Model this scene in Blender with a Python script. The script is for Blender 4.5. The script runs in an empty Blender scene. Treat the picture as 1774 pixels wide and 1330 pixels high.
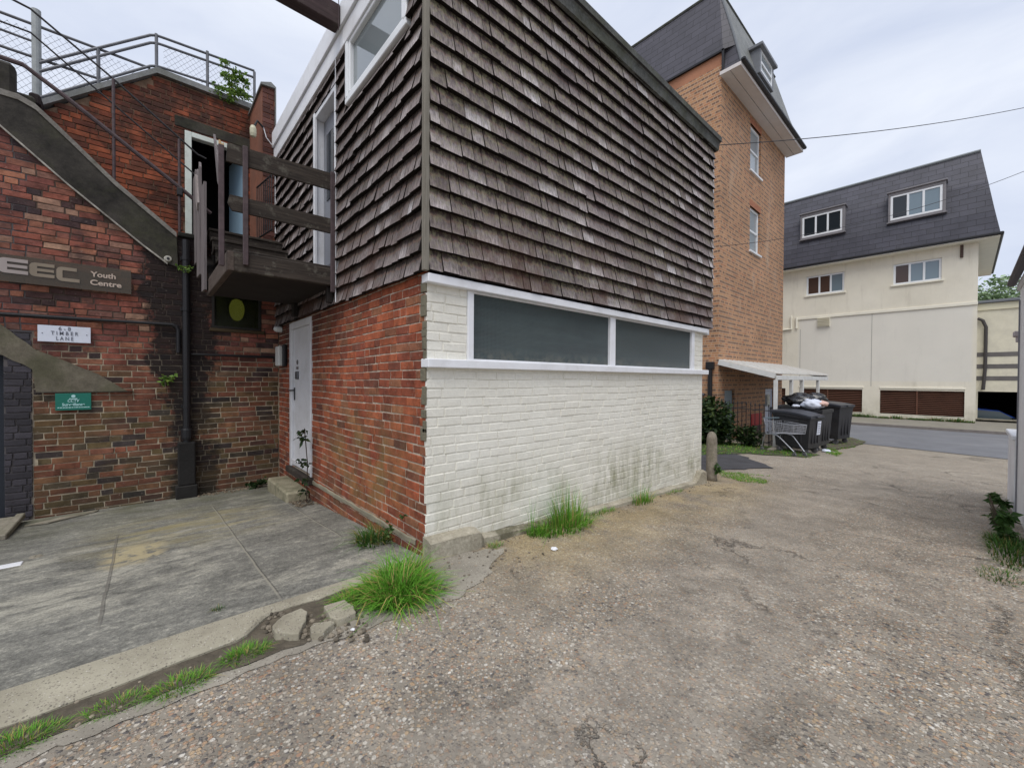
import bpy, math, random
from mathutils import Vector, Matrix, Euler, noise as mnoise
R_ = math.radians
sc = bpy.context.scene
COL = sc.collection
# ------------------------------------------------------------------ camera
FPX, YAW, PIT, ROL = 707.6, R_(47.947), R_(-0.709), R_(0.2874)
CAM = Vector((0, 0, 1.38))
Fv = Vector((math.cos(YAW)*math.cos(PIT), math.sin(YAW)*math.cos(PIT), math.sin(PIT)))
R0 = Vector((math.sin(YAW), -math.cos(YAW), 0)); U0 = R0.cross(Fv)
Rv = R0*math.cos(ROL)+U0*math.sin(ROL); Uv = -R0*math.sin(ROL)+U0*math.cos(ROL)
cd = bpy.data.cameras.new('camera'); cam = bpy.data.objects.new('camera', cd); COL.objects.link(cam)
cd.sensor_fit = 'HORIZONTAL'; cd.sensor_width = 36; cd.lens = 36*FPX/1774
cd.clip_start = .05; cd.clip_end = 3000
M = Matrix((Rv, Uv, -Fv)).transposed().to_4x4(); M.translation = CAM
cam.matrix_world = M; sc.camera = cam
# ------------------------------------------------------------------ sky
SUN_EL, SUN_AZ = R_(60), R_(-142)        # direction towards the sun, azimuth measured from +X
w = bpy.data.worlds.new('World'); sc.world = w; w.use_nodes = True
nt = w.node_tree; N = nt.nodes; L = nt.links; N.clear()
out = N.new('ShaderNodeOutputWorld'); bg = N.new('ShaderNodeBackground'); L.new(bg.outputs[0], out.inputs[0])
sky = N.new('ShaderNodeTexSky'); sky.sky_type = 'NISHITA'; sky.sun_disc = False
sky.sun_elevation = SUN_EL; sky.sun_rotation = R_(90)-SUN_AZ
sky.air_density = 1; sky.dust_density = 3; sky.ozone_density = 2
tc = N.new('ShaderNodeTexCoord'); mp = N.new('ShaderNodeMapping'); mp.inputs['Scale'].default_value = (1.2, 1.2, 3.2)
ns = N.new('ShaderNodeTexNoise'); ns.inputs['Scale'].default_value = 2.0; ns.inputs['Detail'].default_value = 6; ns.inputs['Roughness'].default_value = .55
ns.inputs['Distortion'].default_value = .4
cr = N.new('ShaderNodeValToRGB'); cr.color_ramp.elements[0].position = .30; cr.color_ramp.elements[1].position = .72
cr.color_ramp.elements[0].color = (4.8, 5.3, 6.5, 1); cr.color_ramp.elements[1].color = (6.6, 6.95, 7.7, 1)
mx = N.new('ShaderNodeMix'); mx.data_type = 'RGBA'; mx.inputs[0].default_value = .93
L.new(tc.outputs['Generated'], mp.inputs[0]); L.new(mp.outputs[0], ns.inputs[0]); L.new(ns.outputs[0], cr.inputs[0])
L.new(sky.outputs[0], mx.inputs[6]); L.new(cr.outputs[0], mx.inputs[7]); L.new(mx.outputs[2], bg.inputs[0])
bg.inputs[1].default_value = .1
sd = bpy.data.lights.new('sun', 'SUN'); sun = bpy.data.objects.new('sun', sd); COL.objects.link(sun)
sd.energy = 1.5; sd.angle = R_(40); sd.color = (1, .96, .9)
sdir = Vector((math.cos(SUN_EL)*math.cos(SUN_AZ), math.cos(SUN_EL)*math.sin(SUN_AZ), math.sin(SUN_EL)))
sun.rotation_euler = sdir.to_track_quat('Z', 'Y').to_euler()
sun.location = (0, -5, 20)
sc.view_settings.view_transform = 'Standard'; sc.view_settings.look = 'None'
sc.view_settings.exposure = 0.48; sc.view_settings.gamma = 1
try: sc.cycles.max_bounces = 8
except Exception: pass

# ------------------------------------------------------------------ pixel -> plane helper (axis planes of the place)
def on(ax, c, px, py):
    d = Fv+Rv*((px-887)/FPX)+Uv*((665-py)/FPX)
    return CAM+d*((c-CAM[ax])/d[ax])
def clamp(v, a, b): return max(a, min(b, v))
def gz(x, y):
    z = -.046*clamp(x-1.6, 0, 14.6)
    if x > 28.2: z = -1.56
    if y > 2.76:
        k = clamp((5.5-x)/3, 0, 1) if x > 2.5 else 1
        z += -.066*clamp(y-2.76, 0, 6)*k
    return z
def G(px, py):
    z = 0
    for _ in range(8):
        p = on(2, z, px, py); z = gz(p.x, p.y)
    return Vector((p.x, p.y, z))

# ------------------------------------------------------------------ mesh builder
class MB:
    def __init__(s): s.v = []; s.f = []; s.m = []; s.uv = []
    def face(s, idx, mi=0, uv=None): s.f.append(tuple(idx)); s.m.append(mi); s.uv.append(uv)
    def add(s, vs, fs, mi=0):
        b = len(s.v); s.v += [tuple(v) for v in vs]
        for f in fs: s.face([b+i for i in f], mi)
    def box(s, a, b, mi=0):
        x0, y0, z0 = [min(p, q) for p, q in zip(a, b)]; x1, y1, z1 = [max(p, q) for p, q in zip(a, b)]
        s.add([(x0,y0,z0),(x1,y0,z0),(x1,y1,z0),(x0,y1,z0),(x0,y0,z1),(x1,y0,z1),(x1,y1,z1),(x0,y1,z1)],
              [(0,3,2,1),(4,5,6,7),(0,1,5,4),(1,2,6,5),(2,3,7,6),(3,0,4,7)], mi)
    def bbox(s, a, b, bv=.006, mi=0):
        # box with chamfered edges
        lo = Vector([min(p, q) for p, q in zip(a, b)]); hi = Vector([max(p, q) for p, q in zip(a, b)])
        bv = min(bv, min(hi-lo)*.45)
        vs = []; idx = {}
        for sx in (0, 1):
            for sy in (0, 1):
                for sz in (0, 1):
                    c = Vector((hi.x if sx else lo.x, hi.y if sy else lo.y, hi.z if sz else lo.z))
                    i = Vector((-bv if sx else bv, -bv if sy else bv, -bv if sz else bv))
                    for ax in range(3):
                        p = c.copy()
                        for k in range(3):
                            if k != ax: p[k] += i[k]
                        idx[(sx, sy, sz, ax)] = len(vs); vs.append(p)
        fs = []
        def q(*k): fs.append(tuple(idx[t] for t in k))
        for sgn in (0, 1):
            for ax in range(3):
                u, v = [k for k in range(3) if k != ax]
                ks = []
                for (du, dv) in ((0,0),(1,0),(1,1),(0,1)):
                    t = [0,0,0]; t[ax] = sgn; t[u] = du; t[v] = dv; ks.append((*t, ax))
                q(*ks)
        for ax in range(3):                       # edges along ax
            u, v = [k for k in range(3) if k != ax]
            for du in (0, 1):
                for dv in (0, 1):
                    t0 = [0,0,0]; t0[u] = du; t0[v] = dv; t1 = list(t0); t1[ax] = 1
                    q((*t0, u), (*t1, u), (*t1, v), (*t0, v))
        for sx in (0, 1):
            for sy in (0, 1):
                for sz in (0, 1): q((sx,sy,sz,0), (sx,sy,sz,1), (sx,sy,sz,2))
        s.add(vs, fs, mi)
    def obox(s, c, ax, ay, az, mi=0):
        c = Vector(c); ax = Vector(ax); ay = Vector(ay); az = Vector(az)
        vs = [c+ax*i+ay*j+az*k for k in (-.5,.5) for j in (-.5,.5) for i in (-.5,.5)]
        s.add(vs, [(0,2,3,1),(4,5,7,6),(0,1,5,4),(1,3,7,5),(3,2,6,7),(2,0,4,6)], mi)
    def bar(s, a, b, w, h, mi=0, up=(0,0,1)):
        a = Vector(a); b = Vector(b); d = b-a; dn = d.normalized(); up = Vector(up)
        if abs(dn.dot(up)) > .99: up = Vector((1,0,0))
        sd_ = dn.cross(up).normalized(); u2 = sd_.cross(dn)
        s.obox((a+b)/2, d, sd_*w, u2*h, mi)
    def tube(s, pts, r, n=8, mi=0, caps=True):
        pts = [Vector(p) for p in pts]
        rs = r if isinstance(r, (list, tuple)) else [r]*len(pts)
        b = len(s.v); pu = None
        for i, p in enumerate(pts):
            d = (pts[min(i+1, len(pts)-1)]-pts[max(i-1, 0)]).normalized()
            up = pu if pu else (Vector((0,0,1)) if abs(d.z) < .9 else Vector((1,0,0)))
            sd_ = d.cross(up)
            if sd_.length < 1e-4: sd_ = d.cross(Vector((0,1,0)))
            sd_.normalize(); u2 = sd_.cross(d).normalized(); pu = u2
            for k in range(n):
                t = 2*math.pi*k/n; s.v.append(tuple(p+(sd_*math.cos(t)+u2*math.sin(t))*rs[i]))
        for i in range(len(pts)-1):
            for k in range(n):
                k2 = (k+1) % n; s.face([b+i*n+k, b+i*n+k2, b+(i+1)*n+k2, b+(i+1)*n+k], mi)
        if caps:
            s.face([b+k for k in range(n)][::-1], mi); e = b+(len(pts)-1)*n; s.face([e+k for k in range(n)], mi)
    def prism(s, poly, ext, mi=0):
        n = len(poly); e = Vector(ext); vs = [Vector(p) for p in poly]; vs += [p+e for p in vs[:n]]
        s.add(vs, [tuple(range(n)), tuple(range(2*n-1, n-1, -1))]+[(i, n+i, n+(i+1) % n, (i+1) % n) for i in range(n)], mi)
    def lathe(s, c, prof, n=20, mi=0, axis='Z'):
        b = len(s.v); c = Vector(c)
        for (r, h) in prof:
            for k in range(n):
                t = 2*math.pi*k/n; a_, b_ = r*math.cos(t), r*math.sin(t)
                p = (a_, b_, h) if axis == 'Z' else ((h, a_, b_) if axis == 'X' else (a_, h, b_))
                s.v.append(tuple(c+Vector(p)))
        for i in range(len(prof)-1):
            for k in range(n):
                k2 = (k+1) % n; s.face([b+i*n+k, b+i*n+k2, b+(i+1)*n+k2, b+(i+1)*n+k], mi)
        s.face([b+k for k in range(n)][::-1], mi); e = b+(len(prof)-1)*n; s.face([e+k for k in range(n)], mi)
    def xform(s, fn):
        s.v = [tuple(fn(Vector(p))) for p in s.v]; return s
    def build(s, name, mats, parent=None, smooth=False, label=None, cat=None, group=None, kind=None, autouv=True, fixn=True):
        vs = s.v
        lo = [min(p[k] for p in vs) for k in range(3)]; hi = [max(p[k] for p in vs) for k in range(3)]
        org = Vector(((lo[0]+hi[0])/2, (lo[1]+hi[1])/2, lo[2]))
        me = bpy.data.meshes.new(name); me.from_pydata([(p[0]-org.x, p[1]-org.y, p[2]-org.z) for p in vs], [], s.f)
        if not isinstance(mats, (list, tuple)): mats = [mats]
        for m in mats: me.materials.append(m)
        me.polygons.foreach_set('material_index', s.m)
        if fixn:
            import bmesh
            if all(u is None for u in s.uv):
                bm = bmesh.new(); bm.from_mesh(me); bmesh.ops.recalc_face_normals(bm, faces=bm.faces); bm.to_mesh(me); bm.free()
        me.update()
        uvl = me.uv_layers.new(name='UVMap').data
        for p in me.polygons:
            u = s.uv[p.index] if any(s.uv[:1]) or s.uv[p.index] else None
            if u:
                for li, q in zip(p.loop_indices, u): uvl[li].uv = q
            else:
                n = p.normal
                for li in p.loop_indices:
                    c = me.vertices[me.loops[li].vertex_index].co
                    X, Y, Z = c.x+org.x, c.y+org.y, c.z+org.z
                    if abs(n.x) >= abs(n.y) and abs(n.x) >= abs(n.z)*.8: uvl[li].uv = (Y, Z)
                    elif abs(n.y) >= abs(n.z)*.8: uvl[li].uv = (X, Z)
                    else: uvl[li].uv = (X, Y)
        if smooth:
            for p in me.polygons: p.use_smooth = True
        o = bpy.data.objects.new(name, me); COL.objects.link(o)
        if parent is not None:
            o.parent = parent; o.location = org-wloc(parent)
        else: o.location = org
        tag(o, label, cat, group, kind); return o
def wloc(o):
    l = Vector(o.location)
    while o.parent: o = o.parent; l += o.location
    return l
def tag(o, label=None, cat=None, group=None, kind=None):
    if label: o['label'] = label
    if cat: o['category'] = cat
    if group: o['group'] = group
    if kind: o['kind'] = kind
    return o
def thing(name, loc, label, cat, group=None):
    o = bpy.data.objects.new(name, None); COL.objects.link(o); o.location = loc; o.empty_display_size = .1
    return tag(o, label, cat, group)
def copy_tree(o, parent=None):
    c = o.copy(); COL.objects.link(c)
    if parent is not None: c.parent = parent
    for ch in [k for k in o.children]: copy_tree(ch, c)
    return c

# ------------------------------------------------------------------ materials
def mat(name, col=(.5,.5,.5), rough=.8, metal=0, spec=.4, var=.0, vscale=3.0, bump=0, bscale=40, emit=None, alpha=1, island=0, dirt=None, dscale=1.5, damt=.5, stretch=None):
    m = bpy.data.materials.new(name); m.use_nodes = True; t = m.node_tree; n = t.nodes; l = t.links
    b = n['Principled BSDF']; b.inputs['Roughness'].default_value = rough; b.inputs['Metallic'].default_value = metal
    b.inputs['Specular IOR Level'].default_value = spec
    g = n.new('ShaderNodeNewGeometry'); pos = g.outputs['Position']
    if stretch:
        mpn = n.new('ShaderNodeMapping'); mpn.inputs['Scale'].default_value = stretch; l.new(pos, mpn.inputs[0]); spos = mpn.outputs[0]
    else: spos = pos
    c = n.new('ShaderNodeRGB'); c.outputs[0].default_value = (*col, 1); cur = c.outputs[0]
    if var:
        nz = n.new('ShaderNodeTexNoise'); nz.inputs['Scale'].default_value = vscale; nz.inputs['Detail'].default_value = 6; nz.inputs['Roughness'].default_value = .65
        l.new(spos, nz.inputs[0])
        mr = n.new('ShaderNodeMapRange'); mr.inputs[1].default_value = .3; mr.inputs[2].default_value = .7
        mr.inputs[3].default_value = 1-var; mr.inputs[4].default_value = 1+var; l.new(nz.outputs[0], mr.inputs[0])
        h = n.new('ShaderNodeVectorMath'); h.operation = 'SCALE'; l.new(cur, h.inputs[0]); l.new(mr.outputs[0], h.inputs['Scale']); cur = h.outputs[0]
    if island:
        mr = n.new('ShaderNodeMapRange'); mr.inputs[3].default_value = 1-island; mr.inputs[4].default_value = 1+island
        l.new(g.outputs['Random Per Island'], mr.inputs[0])
        h = n.new('ShaderNodeVectorMath'); h.operation = 'SCALE'; l.new(cur, h.inputs[0]); l.new(mr.outputs[0], h.inputs['Scale']); cur = h.outputs[0]
    if dirt:
        nz = n.new('ShaderNodeTexNoise'); nz.inputs['Scale'].default_value = dscale; nz.inputs['Detail'].default_value = 8; nz.inputs['Roughness'].default_value = .7
        l.new(spos, nz.inputs[0])
        mr = n.new('ShaderNodeMapRange'); mr.inputs[1].default_value = .48; mr.inputs[2].default_value = .72; mr.inputs[4].default_value = damt; l.new(nz.outputs[0], mr.inputs[0])
        x = n.new('ShaderNodeMix'); x.data_type = 'RGBA'; x.inputs[7].default_value = (*dirt, 1); l.new(mr.outputs[0], x.inputs[0]); l.new(cur, x.inputs[6]); cur = x.outputs[2]
    l.new(cur, b.inputs['Base Color'])
    if bump:
        nz = n.new('ShaderNodeTexNoise'); nz.inputs['Scale'].default_value = bscale; nz.inputs['Detail'].default_value = 4; l.new(spos, nz.inputs[0])
        bp = n.new('ShaderNodeBump'); bp.inputs['Strength'].default_value = bump; bp.inputs['Distance'].default_value = .01
        l.new(nz.outputs[0], bp.inputs['Height']); l.new(bp.outputs[0], b.inputs['Normal'])
    if emit:
        b.inputs['Emission Color'].default_value = (*emit[:3], 1); b.inputs['Emission Strength'].default_value = emit[3]
    if alpha < 1: b.inputs['Alpha'].default_value = alpha
    return m

class NT:
    """small helper for hand-made node trees"""
    def __init__(s, name, rough=.9, spec=.3):
        s.m = bpy.data.materials.new(name); s.m.use_nodes = True; s.t = s.m.node_tree; s.n = s.t.nodes; s.l = s.t.links
        s.b = s.n['Principled BSDF']; s.b.inputs['Roughness'].default_value = rough; s.b.inputs['Specular IOR Level'].default_value = spec
        s.g = s.n.new('ShaderNodeNewGeometry'); s.pos = s.g.outputs['Position']; s.rnd = s.g.outputs['Random Per Island']
        sp = s.n.new('ShaderNodeSeparateXYZ'); s.l.new(s.pos, sp.inputs[0]); s.X, s.Y, s.Z = sp.outputs
    def set(s, sock, v):
        if isinstance(v, (int, float)): sock.default_value = v
        elif isinstance(v, tuple):
            sock.default_value = (*v, 1) if (len(v) == 3 and sock.type == 'RGBA') else v
        else: s.l.new(v, sock)
    def math(s, op, a, b=0.0, c=0.0):
        q = s.n.new('ShaderNodeMath'); q.operation = op; s.set(q.inputs[0], a); s.set(q.inputs[1], b); s.set(q.inputs[2], c); return q.outputs[0]
    def map(s, v, a, b, c=0., d=1.):
        q = s.n.new('ShaderNodeMapRange'); s.set(q.inputs[0], v)
        for i, k in enumerate((a, b, c, d)): s.set(q.inputs[i+1], k)
        return q.outputs[0]
    def noise(s, scale, vec=None, detail=5, rough=.6, out=0, dist=0):
        q = s.n.new('ShaderNodeTexNoise'); q.inputs['Scale'].default_value = scale; q.inputs['Detail'].default_value = detail
        q.inputs['Roughness'].default_value = rough; q.inputs['Distortion'].default_value = dist
        s.l.new(vec if vec is not None else s.pos, q.inputs[0]); return q.outputs[out]
    def mapv(s, sc_, vec=None, loc=(0,0,0), rot=(0,0,0)):
        q = s.n.new('ShaderNodeMapping'); q.inputs['Scale'].default_value = sc_; q.inputs['Location'].default_value = loc
        q.inputs['Rotation'].default_value = rot
        s.l.new(vec if vec is not None else s.pos, q.inputs[0]); return q.outputs[0]
    def mix(s, f, a, b, mode='MIX'):
        q = s.n.new('ShaderNodeMix'); q.data_type = 'RGBA'; q.blend_type = mode; s.set(q.inputs[0], f); s.set(q.inputs[6], a); s.set(q.inputs[7], b); return q.outputs[2]
    def scale(s, c, f):
        q = s.n.new('ShaderNodeVectorMath'); q.operation = 'SCALE'; s.set(q.inputs[0], c); s.set(q.inputs['Scale'], f); return q.outputs[0]
    def ramp(s, f, stops, interp='LINEAR'):
        q = s.n.new('ShaderNodeValToRGB'); q.color_ramp.interpolation = interp; e = q.color_ramp.elements
        while len(e) < len(stops): e.new(.5)
        for k, (p, c) in zip(e, stops): k.position = p; k.color = (*c, 1)
        s.set(q.inputs[0], f); return q.outputs[0]
    def voro(s, scale, vec=None, feature='F1', rnd=1):
        q = s.n.new('ShaderNodeTexVoronoi'); q.feature = feature; q.inputs['Scale'].default_value = scale; q.inputs['Randomness'].default_value = rnd
        s.l.new(vec if vec is not None else s.pos, q.inputs[0]); return q
    def comb(s, x, y, z=0.0):
        q = s.n.new('ShaderNodeCombineXYZ'); s.set(q.inputs[0], x); s.set(q.inputs[1], y); s.set(q.inputs[2], z); return q.outputs[0]
    def white(s, vec, out='Value'):
        q = s.n.new('ShaderNodeTexWhiteNoise'); s.l.new(vec, q.inputs[0]); return q.outputs[out]
    def uv(s):
        q = s.n.new('ShaderNodeUVMap'); q.uv_map = 'UVMap'; sp = s.n.new('ShaderNodeSeparateXYZ'); s.l.new(q.outputs[0], sp.inputs[0])
        return q.outputs[0], sp.outputs[0], sp.outputs[1]
    def done(s, col, height=None, strength=.5, dist=.01, rough=None):
        s.set(s.b.inputs['Base Color'], col)
        if rough is not None: s.set(s.b.inputs['Roughness'], rough)
        if height is not None:
            q = s.n.new('ShaderNodeBump'); q.inputs['Strength'].default_value = strength; q.inputs['Distance'].default_value = dist
            s.l.new(height, q.inputs['Height']); s.l.new(q.outputs[0], s.b.inputs['Normal'])
        return s.m
    def box01(s, v, a, b, soft=.1):
        return s.math('MULTIPLY', s.map(v, a-soft, a+soft), s.map(v, b+soft, b-soft))

def m_brick_red():
    t = NT('red_brick'); r = t.rnd
    c = t.ramp(r, [(0,(.19,.056,.033)),(.25,(.30,.080,.040)),(.5,(.37,.105,.048)),(.7,(.25,.065,.036)),(.82,(.17,.062,.04)),(.93,(.33,.14,.07)),(1,(.12,.045,.034))])
    nz = t.noise(9, detail=7, rough=.7); c = t.scale(c, t.map(nz, .3, .7, .5, 1.45)); c = t.scale(c, t.map(t.noise(1.3, detail=5), .3, .7, .7, 1.25))
    # algae patch low on the wall
    m1 = t.math('MULTIPLY', t.box01(t.Y, 3.1, 4.9, .35), t.box01(t.Z, .0, .95, .35))
    m1 = t.math('MULTIPLY', m1, t.map(t.noise(2.6, detail=6), .40, .62))
    c = t.mix(t.math('MULTIPLY', m1, .65), c, (.20,.155,.055))
    m2 = t.math('MULTIPLY', t.map(t.Z, .35, -.1), t.map(t.noise(5), .4, .65)); c = t.mix(t.math('MULTIPLY', m2, .5), c, (.06,.05,.035))
    # darker up under the boards, towards the far end
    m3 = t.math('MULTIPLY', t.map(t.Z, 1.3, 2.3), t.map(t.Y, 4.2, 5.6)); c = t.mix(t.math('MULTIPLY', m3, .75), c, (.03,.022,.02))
    m4 = t.map(t.noise(45, detail=3), .62, .7); c = t.mix(t.math('MULTIPLY', m4, .35), c, (.42,.36,.30))
    return t.done(c, t.noise(70, detail=5), .7, .004)
def m_brick_old():
    t = NT('old_brick'); r = t.rnd
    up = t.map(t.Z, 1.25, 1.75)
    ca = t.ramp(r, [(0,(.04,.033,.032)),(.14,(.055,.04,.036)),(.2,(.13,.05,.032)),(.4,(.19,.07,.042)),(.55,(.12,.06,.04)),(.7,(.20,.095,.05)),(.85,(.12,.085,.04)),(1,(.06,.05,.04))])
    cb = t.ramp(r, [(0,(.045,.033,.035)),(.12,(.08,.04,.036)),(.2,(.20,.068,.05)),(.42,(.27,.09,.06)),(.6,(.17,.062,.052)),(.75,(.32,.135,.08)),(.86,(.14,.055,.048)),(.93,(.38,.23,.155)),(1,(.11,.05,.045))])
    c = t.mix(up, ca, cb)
    nz = t.noise(8, detail=7, rough=.7); c = t.scale(c, t.map(nz, .3, .7, .5, 1.55)); c = t.scale(c, t.map(t.noise(1.4, detail=7, rough=.72), .32, .66, .6, 1.35))
    # black staining each side of the down pipe, and brown wash
    wob = t.math('ADD', t.X, t.map(t.noise(2.2, detail=8, rough=.75), .25, .75, -.28, .28))
    k = t.math('MULTIPLY', t.math('MULTIPLY', t.map(t.math('SUBTRACT', wob, t.map(t.Z, .4, 2.6, .30, -.02)), -.06, .06), t.map(wob, .80, .68)), t.map(t.noise(5, detail=6), .26, .42, .72, 1))
    c = t.mix(t.math('MULTIPLY', k, .96), c, (.016,.013,.013))
    k2 = t.math('MULTIPLY', t.map(t.noise(1.6, t.mapv((1,1,2)), detail=6), .46, .62), t.map(t.Z, 1.35, .9))
    c = t.mix(t.math('MULTIPLY', k2, .5), c, (.12,.08,.035))
    kq = t.math('MULTIPLY', t.math('MULTIPLY', t.box01(t.Z, 1.6, 3.2, .1), t.math('LESS_THAN', t.X, -.05)), t.map(t.noise(2.6, detail=7, rough=.7), .52, .62)); c = t.mix(t.math('MULTIPLY', kq, .7), c, (.07,.04,.04))
    k3 = t.math('MULTIPLY', t.map(t.Z, 0.15, -.3), t.map(t.noise(4), .3, .6)); c = t.mix(t.math('MULTIPLY', k3, .6), c, (.05,.045,.028))
    # dark band below the stair string
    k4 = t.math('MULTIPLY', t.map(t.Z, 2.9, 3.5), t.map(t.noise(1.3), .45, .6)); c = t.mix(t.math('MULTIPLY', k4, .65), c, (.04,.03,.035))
    m4 = t.map(t.noise(38, detail=3), .64, .7); c = t.mix(t.math('MULTIPLY', m4, .3), c, (.36,.3,.26))
    return t.done(c, t.noise(60, detail=5), .8, .005)
def m_brick_gable():
    t = NT('gable_brick'); r = t.rnd
    c = t.ramp(r, [(0,(.10,.035,.024)),(.3,(.22,.06,.03)),(.55,(.30,.085,.04)),(.8,(.17,.055,.03)),(1,(.08,.04,.03))])
    c = t.scale(c, 1.15); k = t.map(t.math('ADD', t.noise(1.6, detail=8, rough=.72), t.map(t.Z, 4.6, 5.9, 0, .07)), .47, .60); c = t.mix(t.math('MULTIPLY', k, .85), c, (.045,.022,.017))
    c = t.scale(c, t.map(t.noise(9, detail=6), .3, .7, .7, 1.3))
    return t.done(c, t.noise(60), .8, .005)
def m_mortar(col, dark=None):
    t = NT('mortar'); c = t.scale(col, t.map(t.noise(14, detail=6), .3, .7, .6, 1.3))
    if dark is not None:
        c = t.mix(t.map(t.Z, 1.5, 2.0), c, (.10,.07,.055)); c = t.mix(t.map(t.X, -.95, -.99), c, (.10,.09,.09)); c = t.scale(c, t.map(t.noise(1.1, detail=6, rough=.7), .32, .66, .5, 1.2))
        wob = t.math('ADD', t.X, t.map(t.noise(2.2, detail=8, rough=.75), .25, .75, -.28, .28))
        k = t.math('MULTIPLY', t.map(t.math('SUBTRACT', wob, t.map(t.Z, .4, 2.6, .30, -.02)), -.06, .06), t.map(wob, .80, .68)); c = t.mix(t.math('MULTIPLY', k, .75), c, dark)
    return t.done(c, t.noise(90), .6, .004)
def m_white_brick():
    t = NT('white_painted_brick', rough=.75)
    c = t.ramp(t.noise(1.2, detail=6), [(.3,(.735,.71,.625)),(.7,(.80,.785,.71))])
    c = t.scale(c, t.map(t.noise(25, detail=5), .3, .7, .93, 1.05))
    # streaky green algae above the plinth
    st = t.noise(1.0, t.mapv((9, 9, 1.6)), detail=8, rough=.75)
    big = t.noise(.9, t.mapv((1, 1, 1.3), loc=(3.1,0,.7)), detail=4)
    low = t.math('MULTIPLY', t.box01(t.Z, -.10, .50, .25), t.map(t.X, 1.7, 3.2, .45, 1.0))
    k = t.math('MULTIPLY', t.math('MULTIPLY', t.map(st, .38, .64), t.map(big, .38, .52)), low)
    c = t.mix(t.math('MULTIPLY', k, .85), c, (.22,.225,.11))
    k2 = t.math('MULTIPLY', t.map(t.Z, .25, -.18), t.map(t.noise(6, detail=7), .42, .7)); c = t.mix(t.math('MULTIPLY', k2, .45), c, (.30,.26,.19))
    k3 = t.map(t.noise(3.2, t.mapv((4,4,1)), detail=8, rough=.8), .60, .75); c = t.mix(t.math('MULTIPLY', k3, .35), c, (.42,.40,.30))
    return t.done(c, t.noise(55, detail=6), .9, .004)
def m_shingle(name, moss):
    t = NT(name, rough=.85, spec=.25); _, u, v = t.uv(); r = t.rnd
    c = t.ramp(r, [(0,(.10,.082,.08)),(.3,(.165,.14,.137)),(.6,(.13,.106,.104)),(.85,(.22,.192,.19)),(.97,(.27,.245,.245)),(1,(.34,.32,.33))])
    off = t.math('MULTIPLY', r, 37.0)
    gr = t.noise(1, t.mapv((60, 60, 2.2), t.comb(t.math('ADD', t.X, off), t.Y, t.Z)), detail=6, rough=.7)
    c = t.scale(c, t.map(gr, .3, .7, .35, 1.75)); c = t.scale(c, t.map(t.noise(.9, detail=5, rough=.65), .3, .7, .65, 1.3)); c = t.scale(c, t.map(v, .05, .95, 1.35, .50))  # darkens each shingle upwards: weathering plus shade painted below the overlap
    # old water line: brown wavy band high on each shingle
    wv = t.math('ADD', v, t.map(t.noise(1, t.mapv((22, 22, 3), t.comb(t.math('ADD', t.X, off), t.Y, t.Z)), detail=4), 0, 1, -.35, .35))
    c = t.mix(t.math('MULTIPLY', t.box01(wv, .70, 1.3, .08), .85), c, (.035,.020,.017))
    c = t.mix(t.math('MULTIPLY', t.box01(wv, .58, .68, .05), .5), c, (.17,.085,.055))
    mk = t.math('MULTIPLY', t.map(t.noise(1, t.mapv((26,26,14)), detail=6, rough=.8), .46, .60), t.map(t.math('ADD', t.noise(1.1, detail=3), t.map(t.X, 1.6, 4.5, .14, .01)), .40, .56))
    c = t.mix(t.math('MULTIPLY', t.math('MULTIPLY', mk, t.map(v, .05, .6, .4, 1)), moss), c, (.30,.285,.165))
    c = t.mix(t.map(v, .99, 1.04), c, (.012,.009,.008)); c = t.mix(t.math('MULTIPLY', t.math('MULTIPLY', t.map(t.Z, 3.0, 2.3), t.map(t.noise(1.7, detail=6), .48, .6)), .55), c, (.085,.04,.028))  # covered tops and edge faces go near-black, painting in the course shadows
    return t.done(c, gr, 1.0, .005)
def m_buff_brick():
    t = NT('buff_brick'); uvv, u, v = t.uv()
    row = t.math('FLOOR', t.math('DIVIDE', v, .078)); par = t.math('MODULO', t.math('ABSOLUTE', row), 2)
    wd = t.map(par, 0, 1, .225, .1125); uu = t.math('ADD', t.math('DIVIDE', u, wd), t.math('MULTIPLY', t.math('MODULO', t.math('ABSOLUTE', row), 4), .25))
    cell = t.math('FLOOR', uu); fu = t.math('FRACT', uu); fv = t.math('FRACT', t.math('DIVIDE', v, .078))
    rn = t.white(t.comb(cell, row))
    cs = t.ramp(rn, [(0,(.38,.195,.10)),(.4,(.43,.235,.125)),(.75,(.41,.21,.11)),(1,(.37,.165,.085))])
    ch = t.ramp(rn, [(0,(.16,.095,.065)),(.66,(.23,.13,.085)),(.75,(.38,.20,.11)),(1,(.42,.22,.12))])
    c = t.mix(par, cs, ch)
    mm = t.math('MAXIMUM', t.math('LESS_THAN', fv, .14), t.math('LESS_THAN', fu, t.map(par, 0, 1, .045, .09)))
    c = t.mix(mm, c, (.46,.37,.27))
    # soldier course under the gable slates
    c = t.mix(t.math('GREATER_THAN', t.Z, 11.2), c, (.36,.17,.10))
    c = t.scale(c, t.map(t.noise(.7, detail=6), .3, .7, .82, 1.18))
    k = t.math('MULTIPLY', t.map(t.noise(.8, t.mapv((1,1,.35)), detail=7), .58, .72), .3); c = t.mix(k, c, (.55,.47,.37))
    return t.done(c, t.math('SUBTRACT', 1.0, mm), .35, .01)
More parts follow.
